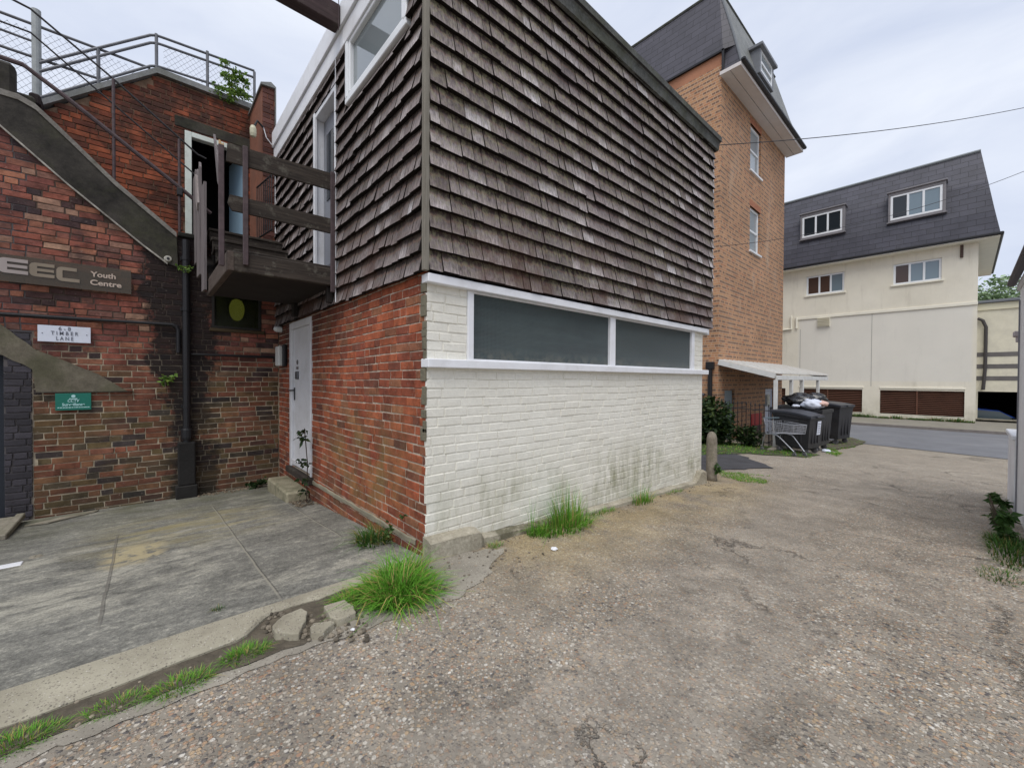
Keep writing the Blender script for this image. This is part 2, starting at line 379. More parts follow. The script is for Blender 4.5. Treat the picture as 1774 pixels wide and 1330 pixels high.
def m_slate(name, base, rw=.2, cw=.32):
    t = NT(name, rough=.55, spec=.45); uvv, u, v = t.uv()
    row = t.math('FLOOR', t.math('DIVIDE', v, rw)); uu = t.math('ADD', t.math('DIVIDE', u, cw), t.math('MULTIPLY', row, .5))
    fu = t.math('FRACT', uu); fv = t.math('FRACT', t.math('DIVIDE', v, rw)); rn = t.white(t.comb(t.math('FLOOR', uu), row))
    c = t.scale(base, t.map(rn, 0, 1, .88, 1.13)); c = t.scale(c, t.map(t.noise(1.1, detail=6), .3, .7, .75, 1.25))
    mm = t.math('MAXIMUM', t.math('LESS_THAN', fv, .085), t.math('MULTIPLY', t.math('LESS_THAN', fu, .035), .7))
    c = t.mix(t.math('MULTIPLY', mm, .85), c, (.006,.006,.008))
    k = t.map(t.noise(1.1, detail=8, rough=.75), .58, .66); c = t.mix(t.math('MULTIPLY', k, .4), c, (.030,.028,.026)); c = t.mix(t.math('MULTIPLY', t.map(t.noise(6, detail=6, rough=.8), .66, .72), .4), c, (.16,.15,.13))
    return t.done(c, t.math('SUBTRACT', fv, mm), .5, .012)
def m_lane():
    t = NT('lane_aggregate', rough=.85, spec=.3)
    big = t.noise(.55, detail=6, rough=.6, dist=.6); mid = t.noise(2.3, detail=7, rough=.7)
    wv = t.n.new('ShaderNodeVectorMath'); wv.operation = 'ADD'; t.l.new(t.pos, wv.inputs[0])
    nzc = t.noise(30, detail=2, out=1); t.l.new(t.scale(nzc, .014), wv.inputs[1]); wp = wv.outputs[0]
    v1 = t.voro(56, wp); v2 = t.voro(105, wp); v3 = t.voro(26, wp)
    def stones(v, thr):
        cc = t.n.new('ShaderNodeSeparateColor'); t.l.new(v.outputs['Color'], cc.inputs[0])
        col = t.ramp(cc.outputs[0], [(0,(.06,.058,.062)),(.12,(.12,.11,.11)),(.18,(.26,.22,.18)),(.45,(.36,.30,.235)),(.60,(.45,.32,.19)),(.72,(.33,.19,.125)),(.8,(.48,.43,.35)),(.93,(.54,.50,.43)),(1,(.66,.63,.57))])
        mk = t.math('MULTIPLY', t.map(v.outputs['Distance'], thr*1.15, thr*.75), t.math('GREATER_THAN', cc.outputs[1], .40))
        return col, mk
    c1, k1 = stones(v1, .55); c2, k2 = stones(v2, .55); c3, k3 = stones(v3, .42)
    cem = t.ramp(mid, [(.3,(.175,.155,.126)),(.7,(.29,.258,.212))])
    worn = t.map(big, .34, .54, .35, 1)                                  # where the stones are exposed
    c = t.mix(t.math('MULTIPLY', k2, t.map(worn, 0, 1, .35, .75)), cem, c2)
    c = t.mix(t.math('MULTIPLY', k1, t.map(worn, 0, 1, .18, .85)), c, c1)
    c = t.mix(t.math('MULTIPLY', t.math('MULTIPLY', k3, t.math('GREATER_THAN', t.math('FRACT', t.math('MULTIPLY', v3.outputs['Distance'], 97.0)), .0)), t.math('MULTIPLY', worn, t.map(t.noise(5), .5, .6, 0, .5))), c, c3)
    # smoother grey worn track down the lane
    ty = t.math('ADD', t.math('SUBTRACT', t.Y, t.math('MULTIPLY', t.math('SINE', t.math('MULTIPLY', t.X, .8)), -.22)), t.map(t.noise(1.5, detail=8, rough=.72), .2, .8, -.45, .45))
    tk = t.math('MULTIPLY', t.math('MULTIPLY', t.box01(ty, .78, 1.52, .045), t.box01(t.X, .3, 9, .6)), t.map(t.noise(.8, detail=5), .34, .40))
    tc_ = t.mix(t.math('MULTIPLY', k2, .45), t.scale((.27,.24,.20), t.map(t.noise(50, detail=5), .3, .7, .75, 1.2)), c2)
    tc_ = t.mix(t.math('MULTIPLY', k1, .16), tc_, c1)
    ed = t.math('MULTIPLY', t.math('MULTIPLY', tk, t.math('SUBTRACT', 1.0, tk)), t.map(t.noise(3, detail=4), .46, .60, 0, 2.0)); c = t.mix(t.math('MULTIPLY', tk, .62), c, tc_); c = t.mix(t.math('MINIMUM', ed, .5), c, (.11,.097,.08)); worn = t.math('MULTIPLY', worn, t.map(tk, 0, 1, 1, .25))
    # yellow-tinged gravel along the white wall
    ye = t.math('MULTIPLY', t.math('MULTIPLY', t.box01(t.Y, 1.95, 3.4, .45), t.box01(t.X, 1.9, 7.6, .5)), t.map(mid, .3, .55))
    c = t.mix(t.math('MULTIPLY', ye, .6), c, t.ramp(t.noise(75, detail=4), [(.35,(.17,.115,.05)),(.5,(.33,.245,.11)),(.65,(.52,.42,.22))]))
    c = t.scale(c, t.map(t.noise(1.3, detail=7, rough=.65), .3, .7, .82, 1.22))
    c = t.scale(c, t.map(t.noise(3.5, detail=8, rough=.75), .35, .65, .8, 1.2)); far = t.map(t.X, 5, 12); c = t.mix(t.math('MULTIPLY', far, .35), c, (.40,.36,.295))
    # cracks
    ve = t.voro(.55, t.mapv((1,1,0), wv.outputs[0]), 'DISTANCE_TO_EDGE')
    dvec = t.n.new('ShaderNodeVectorMath'); dvec.operation = 'ADD'; t.l.new(t.pos, dvec.inputs[0]); t.l.new(t.scale(t.noise(2.2, detail=6, rough=.7, out=1), .8), dvec.inputs[1])
    t.l.new(dvec.outputs[0], ve.inputs[0])
    ck = t.math('MULTIPLY', t.map(ve.outputs['Distance'], .009, .002), t.map(t.noise(.9, detail=3), .49, .60))
    c = t.mix(t.math('MULTIPLY', ck, .55), c, (.08,.07,.058))
    h = t.math('ADD', t.math('MULTIPLY', k1, t.map(worn, 0, 1, .2, 1)), t.math('MULTIPLY', k2, .45)); h = t.math('SUBTRACT', h, t.math('MULTIPLY', ck, 3.0))
    h = t.math('ADD', h, t.math('MULTIPLY', mid, 1.8))
    return t.done(c, h, .85, .006)
def m_patch(name, ca, cb, st=.5):
    t = NT(name, rough=.85); mid = t.noise(2.6, detail=7, rough=.65)
    c = t.ramp(mid, [(.3, ca), (.7, cb)]); v = t.voro(110); cc = t.n.new('ShaderNodeSeparateColor'); t.l.new(v.outputs['Color'], cc.inputs[0])
    col = t.ramp(cc.outputs[0], [(0,(.06,.055,.055)),(.3,(.2,.17,.14)),(.8,(.33,.29,.24)),(1,(.6,.57,.5))])
    k = t.math('MULTIPLY', t.math('MULTIPLY', t.map(v.outputs['Distance'], .5, .3), t.math('GREATER_THAN', cc.outputs[1], .6)), st)
    c = t.mix(k, c, col)
    return t.done(c, t.math('ADD', t.noise(90, detail=4), k), .6, .004)
def m_yard():
    t = NT('yard_concrete', rough=.85)
    wp = t.n.new('ShaderNodeVectorMath'); wp.operation = 'ADD'; t.l.new(t.pos, wp.inputs[0]); t.l.new(t.scale(t.noise(1.4, detail=4, out=1), .35), wp.inputs[1])
    s1 = t.noise(1, t.mapv((3.2, 8, 1), wp.outputs[0], rot=(0,0,R_(4))), detail=9, rough=.8)
    big = t.noise(1.1, detail=7, rough=.7); fine = t.noise(28, detail=7, rough=.8)
    c = t.ramp(t.math('ADD', t.math('MULTIPLY', s1, .5), t.math('MULTIPLY', fine, .5)), [(.37,(.09,.088,.077)),(.47,(.16,.157,.138)),(.54,(.225,.22,.19)),(.62,(.40,.385,.32))])
    c = t.scale(c, t.map(big, .3, .7, .7, 1.35))
    blot = t.math('MULTIPLY', t.map(t.math('ADD', t.noise(1, t.mapv((.9,1.8,1)), detail=8, rough=.72), t.math('MULTIPLY', t.math('MULTIPLY', t.box01(t.X, -1.2, .2, .3), t.box01(t.Y, 3.7, 5.2, .4)), .10)), .52, .62), t.map(s1, .42, .56)); c = t.mix(t.math('MULTIPLY', blot, .6), c, (.44,.42,.345))
    c = t.scale(c, t.map(t.noise(85, detail=5, rough=.7), .3, .7, .65, 1.35))
    dk = t.map(t.noise(2.1, t.mapv((1,1,1), loc=(3,8,0)), detail=8, rough=.75), .56, .66); c = t.mix(t.math('MULTIPLY', dk, .3), c, (.09,.088,.075))
    k = t.math('MULTIPLY', t.math('MULTIPLY', t.box01(t.X, -.3, 1.0, .3), t.box01(t.Y, 4.8, 6.1, .4)), t.map(t.noise(1, t.mapv((2.0,7,1)), detail=6), .42, .6))
    c = t.mix(t.math('MULTIPLY', k, .6), c, (.34,.29,.13))
    g = t.math('MULTIPLY', t.map(t.Y, 5.6, 7.3), t.map(t.noise(3, detail=6), .35, .62)); c = t.mix(t.math('MULTIPLY', g, .75), c, (.085,.09,.045))
    k3 = t.math('MULTIPLY', t.box01(t.X, -.25, .12, .05), t.box01(t.Y, 4.45, 5.05, .12)); k3 = t.math('MULTIPLY', k3, t.map(t.noise(7), .42, .5)); c = t.mix(t.math('MULTIPLY', k3, .8), c, (.45,.38,.22))
    c = t.mix(t.math('MULTIPLY', t.map(t.noise(55, detail=3), .6, .68), .3), c, (.36,.34,.31))
    # joints
    wx = t.math('ADD', t.X, t.map(t.noise(2.5), 0, 1, -.012, .012))
    for j, (y0, y1) in ((-.2, (3.3, 5.6)), (.63, (2.9, 6.3)), (1.33, (3.8, 5.7))):
        d = t.math('ABSOLUTE', t.math('SUBTRACT', wx, j)); k = t.math('MULTIPLY', t.map(d, .008, .004), t.box01(t.Y, y0, y1, .1)); c = t.mix(t.math('MULTIPLY', k, .75), c, (.30,.285,.23) if j > 0 else (.15,.14,.12))
        k = t.math('MULTIPLY', t.map(t.math('ABSOLUTE', t.math('SUBTRACT', wx, j+.011)), .006, .002), t.box01(t.Y, y0, y1, .1)); c = t.mix(t.math('MULTIPLY', k, .6), c, (.05,.045,.04))
    return t.done(c, t.math('ADD', s1, t.math('MULTIPLY', t.noise(80), .5)), .8, .01)
def m_concrete(name, ca, cb, moss=.0, sc_=3., bump=.6):
    t = NT(name, rough=.9); c = t.ramp(t.noise(sc_, detail=8, rough=.7), [(.3, ca), (.7, cb)])
    c = t.scale(c, t.map(t.noise(40, detail=4), .3, .7, .85, 1.15))
    if moss: c = t.mix(t.math('MULTIPLY', t.map(t.noise(sc_*.8, t.mapv((1,1,1), loc=(4,2,1)), detail=7, rough=.7), .46, .62), moss), c, (.08,.085,.04))
    return t.done(c, t.noise(60, detail=5), bump, .006)
def m_plinth():
    t = NT('plinth_concrete', rough=.9); c = t.ramp(t.noise(5, detail=8, rough=.7), [(.3,(.30,.265,.20)),(.7,(.50,.46,.37))]); c = t.scale(c, t.map(t.noise(40, detail=4), .3, .7, .85, 1.15))
    k = t.math('MULTIPLY', t.math('MAXIMUM', t.box01(t.X, 2.2, 3.6, .08), .35), t.map(t.noise(4, detail=8, rough=.75), .36, .56)); c = t.mix(t.math('MULTIPLY', k, .85), c, (.085,.08,.045))
    return t.done(c, t.noise(40, detail=6), .8, .01)
def m_render():
    t = NT('cream_render', rough=.85); c = t.ramp(t.noise(.35, detail=6), [(.3,(.73,.685,.565)),(.7,(.80,.76,.65))])
    k = t.map(t.noise(1, t.mapv((3, 3, .35)), detail=8, rough=.75), .54, .72); c = t.mix(t.math('MULTIPLY', k, .38), c, (.42,.385,.30)); k = t.math('MULTIPLY', t.map(t.Z, .6, -.3), t.map(t.noise(1.5, detail=7), .4, .6)); c = t.mix(t.math('MULTIPLY', k, .5), c, (.30,.27,.18)); c = t.scale(c, t.map(t.noise(.9, detail=8, rough=.7), .3, .7, .93, 1.06))
    k2 = t.math('MULTIPLY', t.box01(t.Z, 1.35, 4.7, .05), t.box01(t.Y, -.2, 6.2, .05)); c = t.mix(t.math('MULTIPLY', k2, .55), c, (.70,.685,.64))
    return t.done(c, t.noise(8), .15, .01)
def m_wood(name, ca, cb, moss=.3, stretch=(3, 3, 40)):
    t = NT(name, rough=.85); g = t.noise(1, t.mapv(stretch), detail=7, rough=.7); c = t.ramp(g, [(.3, ca), (.7, cb)])
    if moss: c = t.mix(t.math('MULTIPLY', t.map(t.noise(7, detail=6, rough=.75), .54, .66), moss), c, (.22,.21,.17))
    return t.done(c, g, .6, .004)
def m_blades(name, a, b, c_):
    t = NT(name, rough=.6, spec=.3); _, u, v = t.uv()
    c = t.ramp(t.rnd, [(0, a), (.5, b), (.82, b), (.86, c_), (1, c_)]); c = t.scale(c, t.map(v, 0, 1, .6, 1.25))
    t.b.inputs['Subsurface Weight'].default_value = 0
    tr = t.n.new('ShaderNodeBsdfTranslucent'); t.l.new(c, tr.inputs[0]); ms = t.n.new('ShaderNodeMixShader'); ms.inputs[0].default_value = .3
    o = t.n['Material Output']; t.l.new(t.b.outputs[0], ms.inputs[1]); t.l.new(tr.outputs[0], ms.inputs[2]); t.l.new(ms.outputs[0], o.inputs[0])
    return t.done(c)
def m_glass_tex():
    t = NT('patterned_glass', rough=.16, spec=.5)
    a = t.math('SINE', t.math('MULTIPLY', t.math('ADD', t.X, t.math('MULTIPLY', t.Z, 1.3)), 210.)); b = t.math('SINE', t.math('MULTIPLY', t.math('SUBTRACT', t.X, t.math('MULTIPLY', t.Z, 1.3)), 210.))
    c = t.ramp(t.noise(.8), [(.3,(.034,.056,.063)),(.7,(.062,.088,.090))])
    c = t.scale(c, t.map(t.math('MULTIPLY', a, b), -1, 1, .72, 1.3)); c = t.scale(c, t.map(t.noise(1, t.mapv((1.2, 1, 14)), detail=6), .3, .7, .85, 1.15)); c = t.mix(t.math('MULTIPLY', t.map(t.Z, 1.66, 1.54), t.map(t.noise(9, detail=6), .4, .6)), c, (.13,.14,.12))
    return t.done(c, t.math('MULTIPLY', a, b), 1.0, .005)
def glass(name, col=(.02,.025,.03), rough=.03, spec=.6):
    return mat(name, col, rough, spec=spec)

BR = m_brick_red(); BO = m_brick_old(); BGb = m_brick_gable(); MO_R = m_mortar((.52,.45,.36)); MO_O = m_mortar((.47,.40,.29), (.05,.04,.034)); MO_G = m_mortar((.20,.13,.085))
MO_W = None
WB = m_white_brick(); SH1 = m_shingle('weathered_shingle', .15); SH2 = m_shingle('mossy_shingle', .5)
BUFF = m_buff_brick(); SL1 = m_slate('slate_side', (.058,.055,.070), .24, .5); SL2 = m_slate('slate_front', (.20,.205,.19), .16, .3); SL3 = m_slate('dark_slate', (.060,.060,.078), .26, .5)
BLUEBR = mat('blue_engineering_brick', (.042,.038,.046), .7, island=.35, var=.25, vscale=6, bump=.4)
WP = mat('white_paint', (.78,.79,.82), .45, var=.04, vscale=4, dirt=(.45,.43,.38), dscale=6, damt=.25, bump=.15, bscale=30)
WPD = mat('white_door_paint', (.72,.72,.74), .45, var=.05, vscale=3, dirt=(.4,.38,.34), dscale=5, damt=.3)
UPVC = mat('white_upvc', (.78,.80,.82), .35, var=.03)
LANE = m_lane(); YARD = m_yard()
KERB = m_patch('kerb_concrete', (.23,.207,.155), (.42,.39,.30), .7); CEM = m_patch('cement_band', (.21,.19,.155), (.36,.33,.275), .9)
TAR = m_patch('grey_patch', (.165,.15,.13), (.235,.215,.19), .7); TARD = mat('tarmac', (.055,.055,.06), .85, var=.3, bump=.5, bscale=120)
DIRT = mat('dirt', (.095,.08,.058), .95, var=.45, vscale=9, bump=1, bscale=50)
CONC_S = m_concrete('stair_concrete', (.012,.011,.010), (.075,.067,.057), .3, 2.6); CONC_L = m_concrete('pale_concrete', (.20,.18,.14), (.34,.31,.25), .45); CONC_M = m_concrete('lintel_concrete', (.085,.073,.055), (.22,.195,.145), .45, 3)
PLIN = m_plinth(); COPE = m_concrete('coping_concrete', (.16,.165,.165), (.27,.275,.27), .3)
BOLL = m_concrete('bollard_concrete', (.17,.145,.115), (.33,.295,.24), .4, 9)
BLK = mat('black_paint', (.012,.012,.014), .45, bump=.2); IRON = mat('dark_iron', (.022,.02,.022), .6, var=.3)
RAILG = mat('grey_galvanised_rail', (.13,.135,.15), .55, metal=.3, var=.2, vscale=8); RUST = mat('rusty_steel', (.075,.052,.055), .7, var=.35, vscale=14, bump=.3)
WD1 = m_wood('weathered_board', (.018,.014,.012), (.075,.06,.048), .4, (3, 3, 45)); WD2 = m_wood('grey_picket', (.10,.085,.085), (.24,.21,.21), .15, (45, 45, 2))
BEAMM = m_wood('stained_beam', (.028,.018,.018), (.07,.045,.045), .1, (2, 40, 40))
FELT = m_concrete('roof_felt', (.05,.052,.048), (.13,.135,.125), .35, 5); DARKIN = mat('dark_interior', (.008,.008,.009), .95)
GL = glass('dark_glass'); GLS = mat('sky_glass', (.10,.14,.17), .05, spec=1.0); GLT = m_glass_tex(); GLP = mat('pale_glass', (.30,.34,.36), .12, spec=.8)
BINM = mat('bin_plastic', (.020,.020,.023), .5, var=.3, vscale=3, bump=.25, bscale=90, dirt=(.05,.048,.046), dscale=3.5, damt=.35); LIDM = mat('bin_lid_plastic', (.032,.035,.045), .38, var=.2, vscale=6)
BAGM = mat('black_bag', (.010,.010,.012), .25, spec=.7, bump=1., bscale=14); WBAG = mat('white_bag', (.62,.66,.76), .45, bump=.6, bscale=25)
STEEL = mat('trolley_steel', (.42,.43,.46), .38, metal=.7, var=.2); RUB = mat('grey_rubber', (.12,.12,.125), .7)
GR1 = m_blades('grass_green', (.07,.21,.02), (.165,.40,.04), (.46,.36,.13)); GR2 = m_blades('grass_dark', (.03,.09,.015), (.075,.18,.03), (.3,.24,.08))
LF1 = m_blades('leaf_dark', (.012,.028,.010), (.03,.06,.018), (.08,.12,.03)); LF2 = m_blades('leaf_bright', (.09,.19,.03), (.19,.32,.06), (.2,.27,.05)); LF3 = m_blades('leaf_mid', (.03,.075,.015), (.06,.13,.03), (.12,.18,.06))
BARK = mat('bark', (.09,.07,.05), .9, var=.3, bump=.6)
REN = m_render()

# ------------------------------------------------------------------ ground
def axis_lines(segs):
    o = []
    for a, b, st in segs:
        n = max(1, int(round((b-a)/st))); o += [a+(b-a)*i/n for i in range(n)]
    o.append(segs[-1][1]); return o
xs = axis_lines([(-400,-60,85),(-60,-12,12),(-12,-3,1.5),(-3,9,.12),(9,16.2,.4),(16.2,28.15,1.5),(28.15,28.3,.15),(28.3,90,12),(90,500,100)])
ys = axis_lines([(-400,-60,85),(-60,-10,12),(-10,-1.5,1),(-1.5,4,.12),(4,10,.5),(10,40,5),(40,400,90)])
def und(x, y):
    if abs(x-3) > 7 or abs(y-1) > 4: return 0
    return .010*mnoise.noise(Vector((x*.9, y*.9, 0)))+.005*mnoise.noise(Vector((x*3.1, y*3.1, 5)))
m = MB()
for y in ys:
    for x in xs:
        z = gz(x, y)+und(x, y)
        if y > 2.9 and x < 1.62: z -= .05
        m.v.append((x, y, z))
nx = len(xs)
for j in range(len(ys)-1):
    for i in range(nx-1): m.face((j*nx+i, j*nx+i+1, (j+1)*nx+i+1, (j+1)*nx+i))
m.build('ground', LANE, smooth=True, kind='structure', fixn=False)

def sheet(name, poly, mt, lift=.006, kind='structure', step=.12, **k):
    """irregular flat patch that follows the ground"""
    import bmesh
    bm = bmesh.new(); vs = [bm.verts.new((p[0], p[1], 0)) for p in poly]; bm.faces.new(vs)
    bmesh.ops.triangulate(bm, faces=bm.faces[:])
    for _ in range(9):
        es = [e for e in bm.edges if e.calc_length() > step*1.6]
        if not es: break
        bmesh.ops.subdivide_edges(bm, edges=es, cuts=1); bmesh.ops.triangulate(bm, faces=bm.faces[:])
    b = MB()
    for v in bm.verts: b.v.append((v.co.x, v.co.y, gz(v.co.x, v.co.y)+und(v.co.x, v.co.y)+lift))
    bm.verts.index_update()
    for f in bm.faces:
        ids = [v.index for v in f.verts]
        if f.normal.z < 0: ids = ids[::-1]
        b.face(ids)
    bm.free(); return b.build(name, mt, kind=kind, smooth=True, fixn=False, **k)
def ragged(poly, amp=.04, step=.12, seed=1):
    rn = random.Random(seed); o = []
    for i in range(len(poly)):
        a = Vector(poly[i][:2]); b = Vector(poly[(i+1) % len(poly)][:2]); n = max(1, int((b-a).length/step))
        for k in range(n):
            p = a.lerp(b, k/n); o.append((p.x+rn.uniform(-amp, amp), p.y+rn.uniform(-amp, amp)))
    return o
def P2(*qs): return [tuple(G(*q))[:2] for q in qs]

# yard slab behind the kerb strip
m = MB(); yx = axis_lines([(-9,-3,1),(-3,1.6,.1)]); yy = axis_lines([(2.775,7.4,.1)])
for y in yy:
    for x in yx: m.v.append((x, y, gz(x, y)+.006*mnoise.noise(Vector((x*1.1, y*1.3, 2)))))
for j in range(len(yy)-1):
    for i in range(len(yx)-1): m.face((j*len(yx)+i, j*len(yx)+i+1, (j+1)*len(yx)+i+1, (j+1)*len(yx)+i))
m.build('yard', YARD, smooth=True, kind='structure', fixn=False)
# kerb strip: irregular pale concrete, broken away towards the corner
m = MB(); rn = random.Random(5); rows = []
x = -9.0
while x < 1.42:
    lo = 2.50+.02*mnoise.noise(Vector((x*1.7, 0, 0)))+.012*mnoise.noise(Vector((x*7, 3, 0)))
    if x > .38: lo += .17*clamp((x-.38)/.15, 0, 1)+.03*mnoise.noise(Vector((x*9, 1, 0)))
    hi = 2.775
    z = .028+.004*mnoise.noise(Vector((x*2, 5, 0)))
    rows.append([(x, lo, -.05), (x, lo+.004, z-.012), (x, lo+.02, z), (x, (lo+hi)/2, z+.003), (x, hi-.012, z), (x, hi, z-.012), (x, hi+.002, -.02)])
    x += .5 if x < -2 else .05
for r in rows: m.v += r
for i in range(len(rows)-1):
    for k in range(6): m.face((i*7+k, (i+1)*7+k, (i+1)*7+k+1, i*7+k+1))
m.build('kerb_strip', KERB, smooth=False, kind='structure')
sheet('cement_band', ragged([(-9,2.24),(.5,2.235),(1.0,2.17),(1.45,2.1),(1.9,2.3),(2.2,2.55),(1.66,2.74),(1.3,2.5),(.6,2.3),(0,2.33),(-9,2.35)], .028, .07, 3), CEM, .004)
sheet('dirt_strip', ragged([(-9,2.34),(0,2.32),(.6,2.28),(1.3,2.45),(1.5,2.72),(.45,2.68),(.35,2.53),(-9,2.52)], .012, .08, 4), DIRT, .008)
# worn smooth patches in the lane
sheet('tarmac_patch', ragged([(6.9,3.2),(7.9,3.02),(9.2,2.5),(10.6,3.6),(10.4,4.4),(7.0,4.4)], .05, .2, 9), TARD, .012)
# far path beside the verge
# road, pavement
def strip(name, x0, x1, z0, z1, mt, y0=-60, y1=80, th=.0, slope=0):
    b = MB(); n = 20
    for i in range(n+1):
        y = y0+(y1-y0)*i/n
        b.v += [(x0, y, z0+slope*y), (x1, y, z1+slope*y)]
    for i in range(n): b.face((2*i, 2*i+1, 2*i+3, 2*i+2))
    return b.build(name, mt, kind='structure', fixn=False)
RX = 24.4
ROADM = mat('asphalt_road', (.16,.165,.18), .85, var=.12, vscale=1.2, bump=.3, bscale=60, dirt=(.25,.25,.26), dscale=.5, damt=.5)
b = MB(); n = 60
for i in range(n+1):
    y = -60+140*i/n; e = 17.3+.16*(y-2) if -6 < y < 8 else (16.0 if y <= -6 else 18.3)
    b.v += [(e, y, gz(17, 0)+.012), (RX, y, gz(17,0)+.012)]
for i in range(n): b.face((2*i, 2*i+1, 2*i+3, 2*i+2))
b.build('road', ROADM, kind='structure', fixn=False)
PAVM = mat('pavement', (.24,.225,.19), .9, var=.2, vscale=2, bump=.3, dirt=(.16,.15,.10), dscale=1, damt=.5)
b = MB(); b.box((RX, -60, -.9), (RX+.13, 80, -.555)); b.build('kerb', mat('kerbstone', (.20,.18,.165), .9, var=.2, vscale=5), kind='structure')
b = MB()
for i in range(21):
    y = -60+7*i; b.v += [(RX+.13, y, -.56), (27.2, y, -.42), (28.15, y, -.42)]
for i in range(20):
    b.face((3*i, 3*i+1, 3*i+4, 3*i+3)); b.face((3*i+1, 3*i+2, 3*i+5, 3*i+4))
b.build('pavement', PAVM, kind='structure', fixn=False)

# ------------------------------------------------------------------ bricks
def brickwall(b, O, U, Nn, inside, u0, u1, v0, v1, seed=0, H=.065, J=.011, bond='mixed', prot=.010, mi=0, jit=.0015, Ls=.215, holes=(), bow=0.):
    """adds real bricks: O origin, U along-wall unit vector, Nn outward normal"""
    rn = random.Random(seed); U = Vector(U); Nn = Vector(Nn); O = Vector(O); Z = Vector((0,0,1)); row = 0; v = v0
    while v < v1-.01:
        hh = min(H, v1-v); u = u0-rn.uniform(0, .2); hd = (row % 2 == 1)
        while u < u1:
            if bond == 'stretch': ln = Ls if rn.random() < .85 else .1025
            elif bond == 'flemish': ln = Ls if hd else .1025; hd = not hd
            else: ln = .1025 if rn.random() < (.5 if row % 3 == 1 else .22) else Ls
            spans = [(max(u, u0), min(u+ln, u1))]
            for (a, c, d, e) in holes:
                if v+hh > d+.012 and v < e-.012:
                    ns_ = []
                    for (p, q) in spans:
                        if q <= a or p >= c: ns_.append((p, q)); continue
                        if p < a: ns_.append((p, a))
                        if q > c: ns_.append((c, q))
                    spans = ns_
            for (p, q) in spans:
                if q-p < .02 or (inside and not inside((p+q)/2, v+hh/2)): continue
                ch = .004; pr = prot+rn.uniform(-.0025, .003); dv = bow*mnoise.noise(Vector((p*.8, v*.5, seed)))
                jj = lambda: rn.uniform(-jit, jit)
                cs = [(p, v), (q, v), (q, v+hh), (p, v+hh)]; vs = []
                for (a, c) in cs: vs.append(O+U*a+Z*(c+dv)-Nn*.02)
                cj = [(a+jj(), c+jj()) for a, c in cs]
                for (a, c) in cj: vs.append(O+U*a+Z*(c+dv)+Nn*(pr-ch))
                for k, (a, c) in enumerate(cj):
                    a2 = a+(ch if k in (0, 3) else -ch); c2 = c+(ch if k in (0, 1) else -ch)
                    vs.append(O+U*a2+Z*(c2+dv)+Nn*(pr+jj()*.5))
                fs = [(8,9,10,11)]
                for k in range(4):
                    k2 = (k+1) % 4; fs += [(k, k2, 4+k2, 4+k), (4+k, 4+k2, 8+k2, 8+k)]
                b.add(vs, fs, mi)
            u += ln+J
        v += H+J; row += 1
def backing(b, O, U, Nn, u0, u1, v0, v1, holes=(), th=.2, mi=0):
    """solid wall behind the bricks, split round rectangular holes"""
    U = Vector(U); Nn = Vector(Nn); O = Vector(O)
    us = sorted({u0, u1, *[h[0] for h in holes], *[h[1] for h in holes]}); vz = sorted({v0, v1, *[h[2] for h in holes], *[h[3] for h in holes]})
    us = [u for u in us if u0 <= u <= u1]; vz = [v for v in vz if v0 <= v <= v1]
    for i in range(len(us)-1):
        j = 0
        while j < len(vz)-1:
            def hole(jj):
                cu, cv = (us[i]+us[i+1])/2, (vz[jj]+vz[jj+1])/2
                return any(h[0] < cu < h[1] and h[2] < cv < h[3] for h in holes)
            if hole(j): j += 1; continue
            k = j
            while k+1 < len(vz)-1 and not hole(k+1): k += 1
            a = O+U*us[i]; c = O+U*us[i+1]
            poly = [a+Vector((0,0,vz[j])), c+Vector((0,0,vz[j])), c+Vector((0,0,vz[k+1])), a+Vector((0,0,vz[k+1]))]
            b.prism(poly, -Nn*th, mi); j = k+1

YF = 2.756                                        # painted lane wall plane
XL = 1.60                                         # red brick side wall plane
XR = 6.52
# ================================================================== TIMBER CLAD BUILDING
tb = thing('shingle_clad_building', (XL, YF, 0), 'two storey flat roofed building with dark wooden shingles above red and white painted brick', 'building')
# red side wall
door_h = (5.61, 6.64, .10, 2.17)
b = MB(); backing(b, (XL+.012,0,0), (0,1,0), (-1,0,0), YF+.035, 7.6, -.45, 2.3, [door_h], .22); wall = b.build('mortar', MO_R, tb)
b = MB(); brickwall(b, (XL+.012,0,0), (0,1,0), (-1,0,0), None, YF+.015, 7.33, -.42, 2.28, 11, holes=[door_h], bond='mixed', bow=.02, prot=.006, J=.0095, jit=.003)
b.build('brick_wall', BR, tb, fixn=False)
# pale mortar skim band low on the wall
b = MB(); rows = []
y = 2.9
while y < 5.6:
    z0 = .055-.03*(y-2.9)/2.7; rows.append((y, z0+.012*mnoise.noise(Vector((y*5,0,0))), z0+.035+.015*mnoise.noise(Vector((y*6,2,0))))); y += .06
for (y, a, c) in rows: b.v += [(XL-.006, y, a), (XL-.006, y, c), (XL+.004, y, c+.01), (XL+.004, y, a-.01)]
for i in range(len(rows)-1):
    for k in range(4): b.face((4*i+k, 4*i+(k+1) % 4, 4*(i+1)+(k+1) % 4, 4*(i+1)+k))
b.build('mortar_ledge', mat('ledge_mortar', (.26,.235,.17), .9, var=.3, bump=.5), tb)
# cement smear at the corner
b = MB(); rn = random.Random(2); z = .9
while z < 2.12:
    b.bbox((XL-.008, YF+.0, z), (XL+.01, YF+rn.uniform(.035, .075), z+rn.uniform(.05,.1)), .004); z += rn.uniform(.06, .13)
b.build('mortar_smear', mat('grey_mortar', (.17,.155,.11), .95, var=.3, bump=.6), tb)
